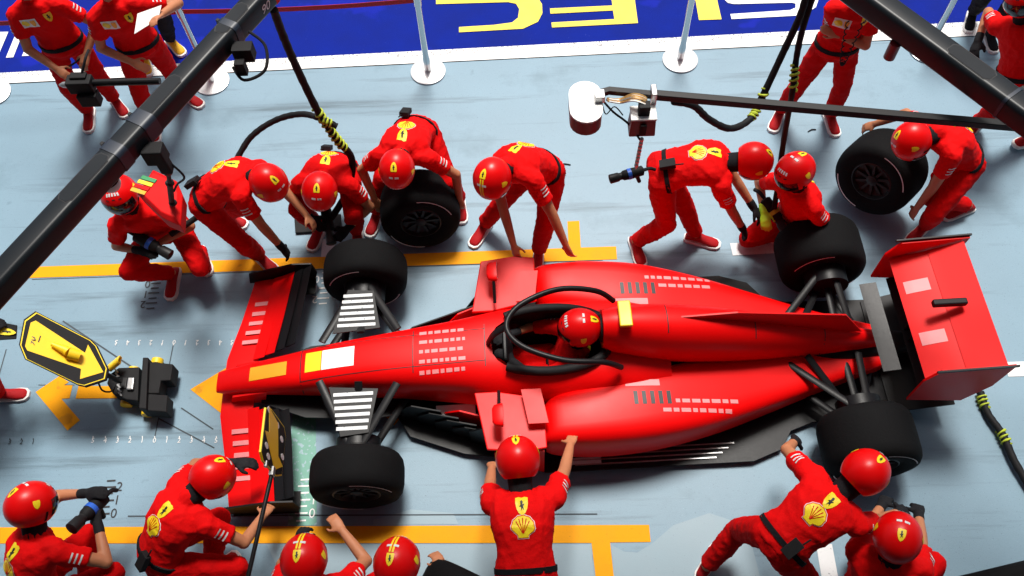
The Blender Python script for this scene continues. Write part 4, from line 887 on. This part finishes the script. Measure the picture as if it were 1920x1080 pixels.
b = MB(); b.tube([wp(97, 645, .03), wp(122, 656, .045), wp(128, 660, .05)], [.016, .032, .036], 16); b.build('cone_grip', M_YPL, sg)
b = MB(); b.tube([wp(128, 662, .035), wp(150, 668, .035)], [.046, .042], 18); b.build('grip_barrel', M_YPL, sg)
b = MB(); b.add([wp(-30, 598, .02), wp(33, 610, .01), wp(31, 636, .01), wp(-30, 640, .02)]+[wp(-30, 598, -.03), wp(33, 610, -.03), wp(31, 636, -.03), wp(-30, 640, -.03)], [(0, 1, 2, 3), (7, 6, 5, 4), (0, 4, 5, 1), (1, 5, 6, 2), (2, 6, 7, 3), (3, 7, 4, 0)]); b.build('handle_plate', M_MBLACK, sg, 0, bevel=.006)
ex_ = (wp(20, 620)-wp(4, 618)).normalized(); ez_ = V((0, 0, 1)); ey_ = ez_.cross(ex_)
pts, fs = fan(SHIELD); 
for nm, poly, mm, dz in (('crest', SHIELD, M_CREST, .024), ('crest_horse', HORSE, M_INK, .026)):
    pts, fs = fan(poly); b = MB(); b.add([wp(14, 622, dz)+ex_*(-y*.085)+ey_*(x*.07) for x, y in pts], fs); b.build(nm, mm, sg, 0, fix=False)
b = MB(); b.tube([wp(-25, 620, 0), W(-60, 612, .95)-so_], .018, 10); b.tube([wp(195, 700, -.012), W(225, 715, .25)-so_], .02, 10); b.build('handle_bar', M_CARB, sg)
tag(sg, 'black arrow board with a large yellow arrow over the front jack', 'sign')
jo = W(262, 725, 0); jk = empty('front_jack', jo); jp = lambda x, y, z: W(x, y, z)-jo
def block(name, pix, z0, z1, m, par=jk, bev=.008):
    b = MB(); b.loft([[W(x, y, z1)-jo-V((0, 0, z1-z0)) for x, y in pix], [W(x, y, z1)-jo for x, y in pix]]); return b.build(name, m, par, 0, bevel=bev)
cj = lambda pts: crop((0, 560), 3.6, pts)
block('cross_bar', cj([(962, 395), (1000, 395), (985, 745), (935, 740)]), .06, .24, M_MBLACK)
block('upper_fork', cj([(1000, 425), (1168, 440), (1150, 552), (1085, 555), (1070, 640), (990, 640)]), .06, .20, M_MBLACK)
block('lower_fork', cj([(985, 640), (1130, 650), (1120, 765), (980, 755)]), .06, .20, M_MBLACK)
block('body', cj([(800, 465), (940, 460), (930, 690), (850, 680), (760, 640), (720, 570), (740, 510)]), .05, .18, M_MBLACK)
block('silver_unit', cj([(862, 530), (905, 530), (895, 612), (850, 612)]), .18, .21, M_SILV)
block('lettered_plate', cj([(828, 530), (858, 530), (846, 605), (818, 600)]), .18, .19, M_RIM)
for k in range(7): block('lattice_bar', cj([(770+4*k, 478+26*k), (778+4*k, 470+26*k), (800+4*k, 494+26*k), (792+4*k, 502+26*k)]), .18, .19, M_SILV, bev=0)
for x, y in ((905, 487), (1062, 426), (856, 706), (998, 771)):
    c = cj([(x, y)])[0]; b = MB(); p = jp(*c, .05); b.lathe([(.02, -.025), (.045, -.022), (.048, 0), (.045, .022), (.02, .025)], frame(p, (1, 0, 0), (0, 1, 0)), 20); b.build('wheel', M_YPL, jk)
b = MB(); hp = [jp(206+g*1.1, 690-g*.9, .22+.006*g)+V((0, .028*math.sin(g*3.1), .028*math.cos(g*3.1))) for g in np.linspace(0, 17, 120)]; b.tube(hp, .007, 6); b.build('coiled_cable', M_YPL, jk)
b = MB(); b.tube(smoothpath([jp(184, 716, .3), jp(192, 732, .25), jp(208, 734, .2), jp(216, 722, .18)], 5), .007, 6); b.build('cable', M_MBLACK, jk)
tag(jk, 'low black front jack with small yellow wheels on the floor before the nose', 'jack')
# small arrow sign on a pole
A1, A2 = W(488, 858, 1.35), W(500, 754, 1.35)
hh = min(np.linspace(.05, .6, 56), key=lambda h: (V(px_of(A2-V((0, 0, h))))-V((535, 808))).length)
s2 = empty('arrow_sign', A1); ax_ = (A2-A1); az_ = V((0, 0, -hh)); nr = ax_.cross(az_).normalized()
if nr.dot(CAMP-A1) < 0: nr = -nr
def sgn(name, poly, o0, o1, m, par=s2): 
    b = MB(); b.loft([[ax_*x+az_*y+nr*o for x, y in poly] for o in (o0, o1)]); return b.build(name, m, par, 0)
SO = [(.0, .12), (.0, .75), (.12, 1), (.88, 1), (1, .88), (1, .22), (.9, 0), (.1, 0)]
sgn('board_edge', SO, -.012, 0, M_CREST); sgn('board_face', [(.5+(x-.5)*.95, .5+(y-.5)*.95) for x, y in SO], .0, .003, M_MBLACK)
sgn('arrow', [(.97, .10), (.56, .22), (.50, .04), (.06, .62), (.28, .97), (.36, .72), (.90, .55)], .003, .005, M_YPL)
for x, y in ((.86, .55), (.72, .80), (.92, .12), (.30, .18), (.16, .30), (.44, .92)):
    sgn('hole_rim', [(x+.055*math.cos(R(30*k)), y+.075*math.sin(R(30*k))) for k in range(12)], .003, .0045, M_PLW)
b = MB(); pe = W(462, 1095, 1.12)-A1; b.tube([az_*.55-ax_*.02, pe, pe*1.5], .014, 12); b.build('pole', M_CARB, s2)
b = MB(); b.box(az_*.55, (.03, .06, .05)); b.box(az_*.25, (.02, .04, .03)); b.build('clamp', M_SILV, s2, 0, bevel=.004)
tag(s2, 'small black sign with an orange arrow on a carbon pole at lower left', 'sign')
for (x0, y0, x1, y1), lb_ in (((1045, 310, 1070, 309), 'thin dark rubber scrap on the floor right of the stooping man'), ((1515, 247, 1530, 243), 'small bent rubber scrap on the floor before the crossed-arms man')):
    p, q = W(x0, y0, .006), W(x1, y1, .006); b = MB(); b.tube(smoothpath([p, p.lerp(q, .5)+V((0, .012, .004)), q], 5), [.005]*11, 6); tag(b.build('rubber_scrap', M_MBLACK, None), lb_, 'scrap', 'rubber scraps on the floor')
# ------------------------------------------------------------------ hand-held small things
pp = [W(303, 10, 1.42), W(297, 36, 1.38), (W(252, 64, 1.34)), W(258, 26, 1.40)]
b = MB(); b.add([p for p in pp]+[p+V((0, 0, .003)) for p in pp], [(3, 2, 1, 0), (4, 5, 6, 7), (0, 1, 5, 4), (1, 2, 6, 5), (2, 3, 7, 6), (3, 0, 4, 7)]); tag(b.build('paper_sheet', M_PLW, None, 0), 'white sheet of paper held by the man beside the left boom', 'paper')
b = MB(); b.tube(smoothpath([W(163, 100, .99), W(140, 118, .93), W(118, 130, .92), W(104, 128, .96)], 6), .008, 8); tag(b.build('cable', M_MBLACK, None), 'short black cable between the hands of the leftmost standing man', 'cable')
dp = D_; o_ = dp['root']
hp = []
for k in range(140):
    f = k/139; c = dp['spine'](.88-.75*math.sin(math.pi*f)*1.0)+dp['fr']*(.17+.10*math.sin(math.pi*f))+dp['rt']*(.07-.12*f); hp.append(c+V((.011*math.cos(k*.9), 0, .011*math.sin(k*.9))))
b = MB(); b.tube(hp, .005, 6); b.build('coiled_headset_cable', M_MBLACK, o_)
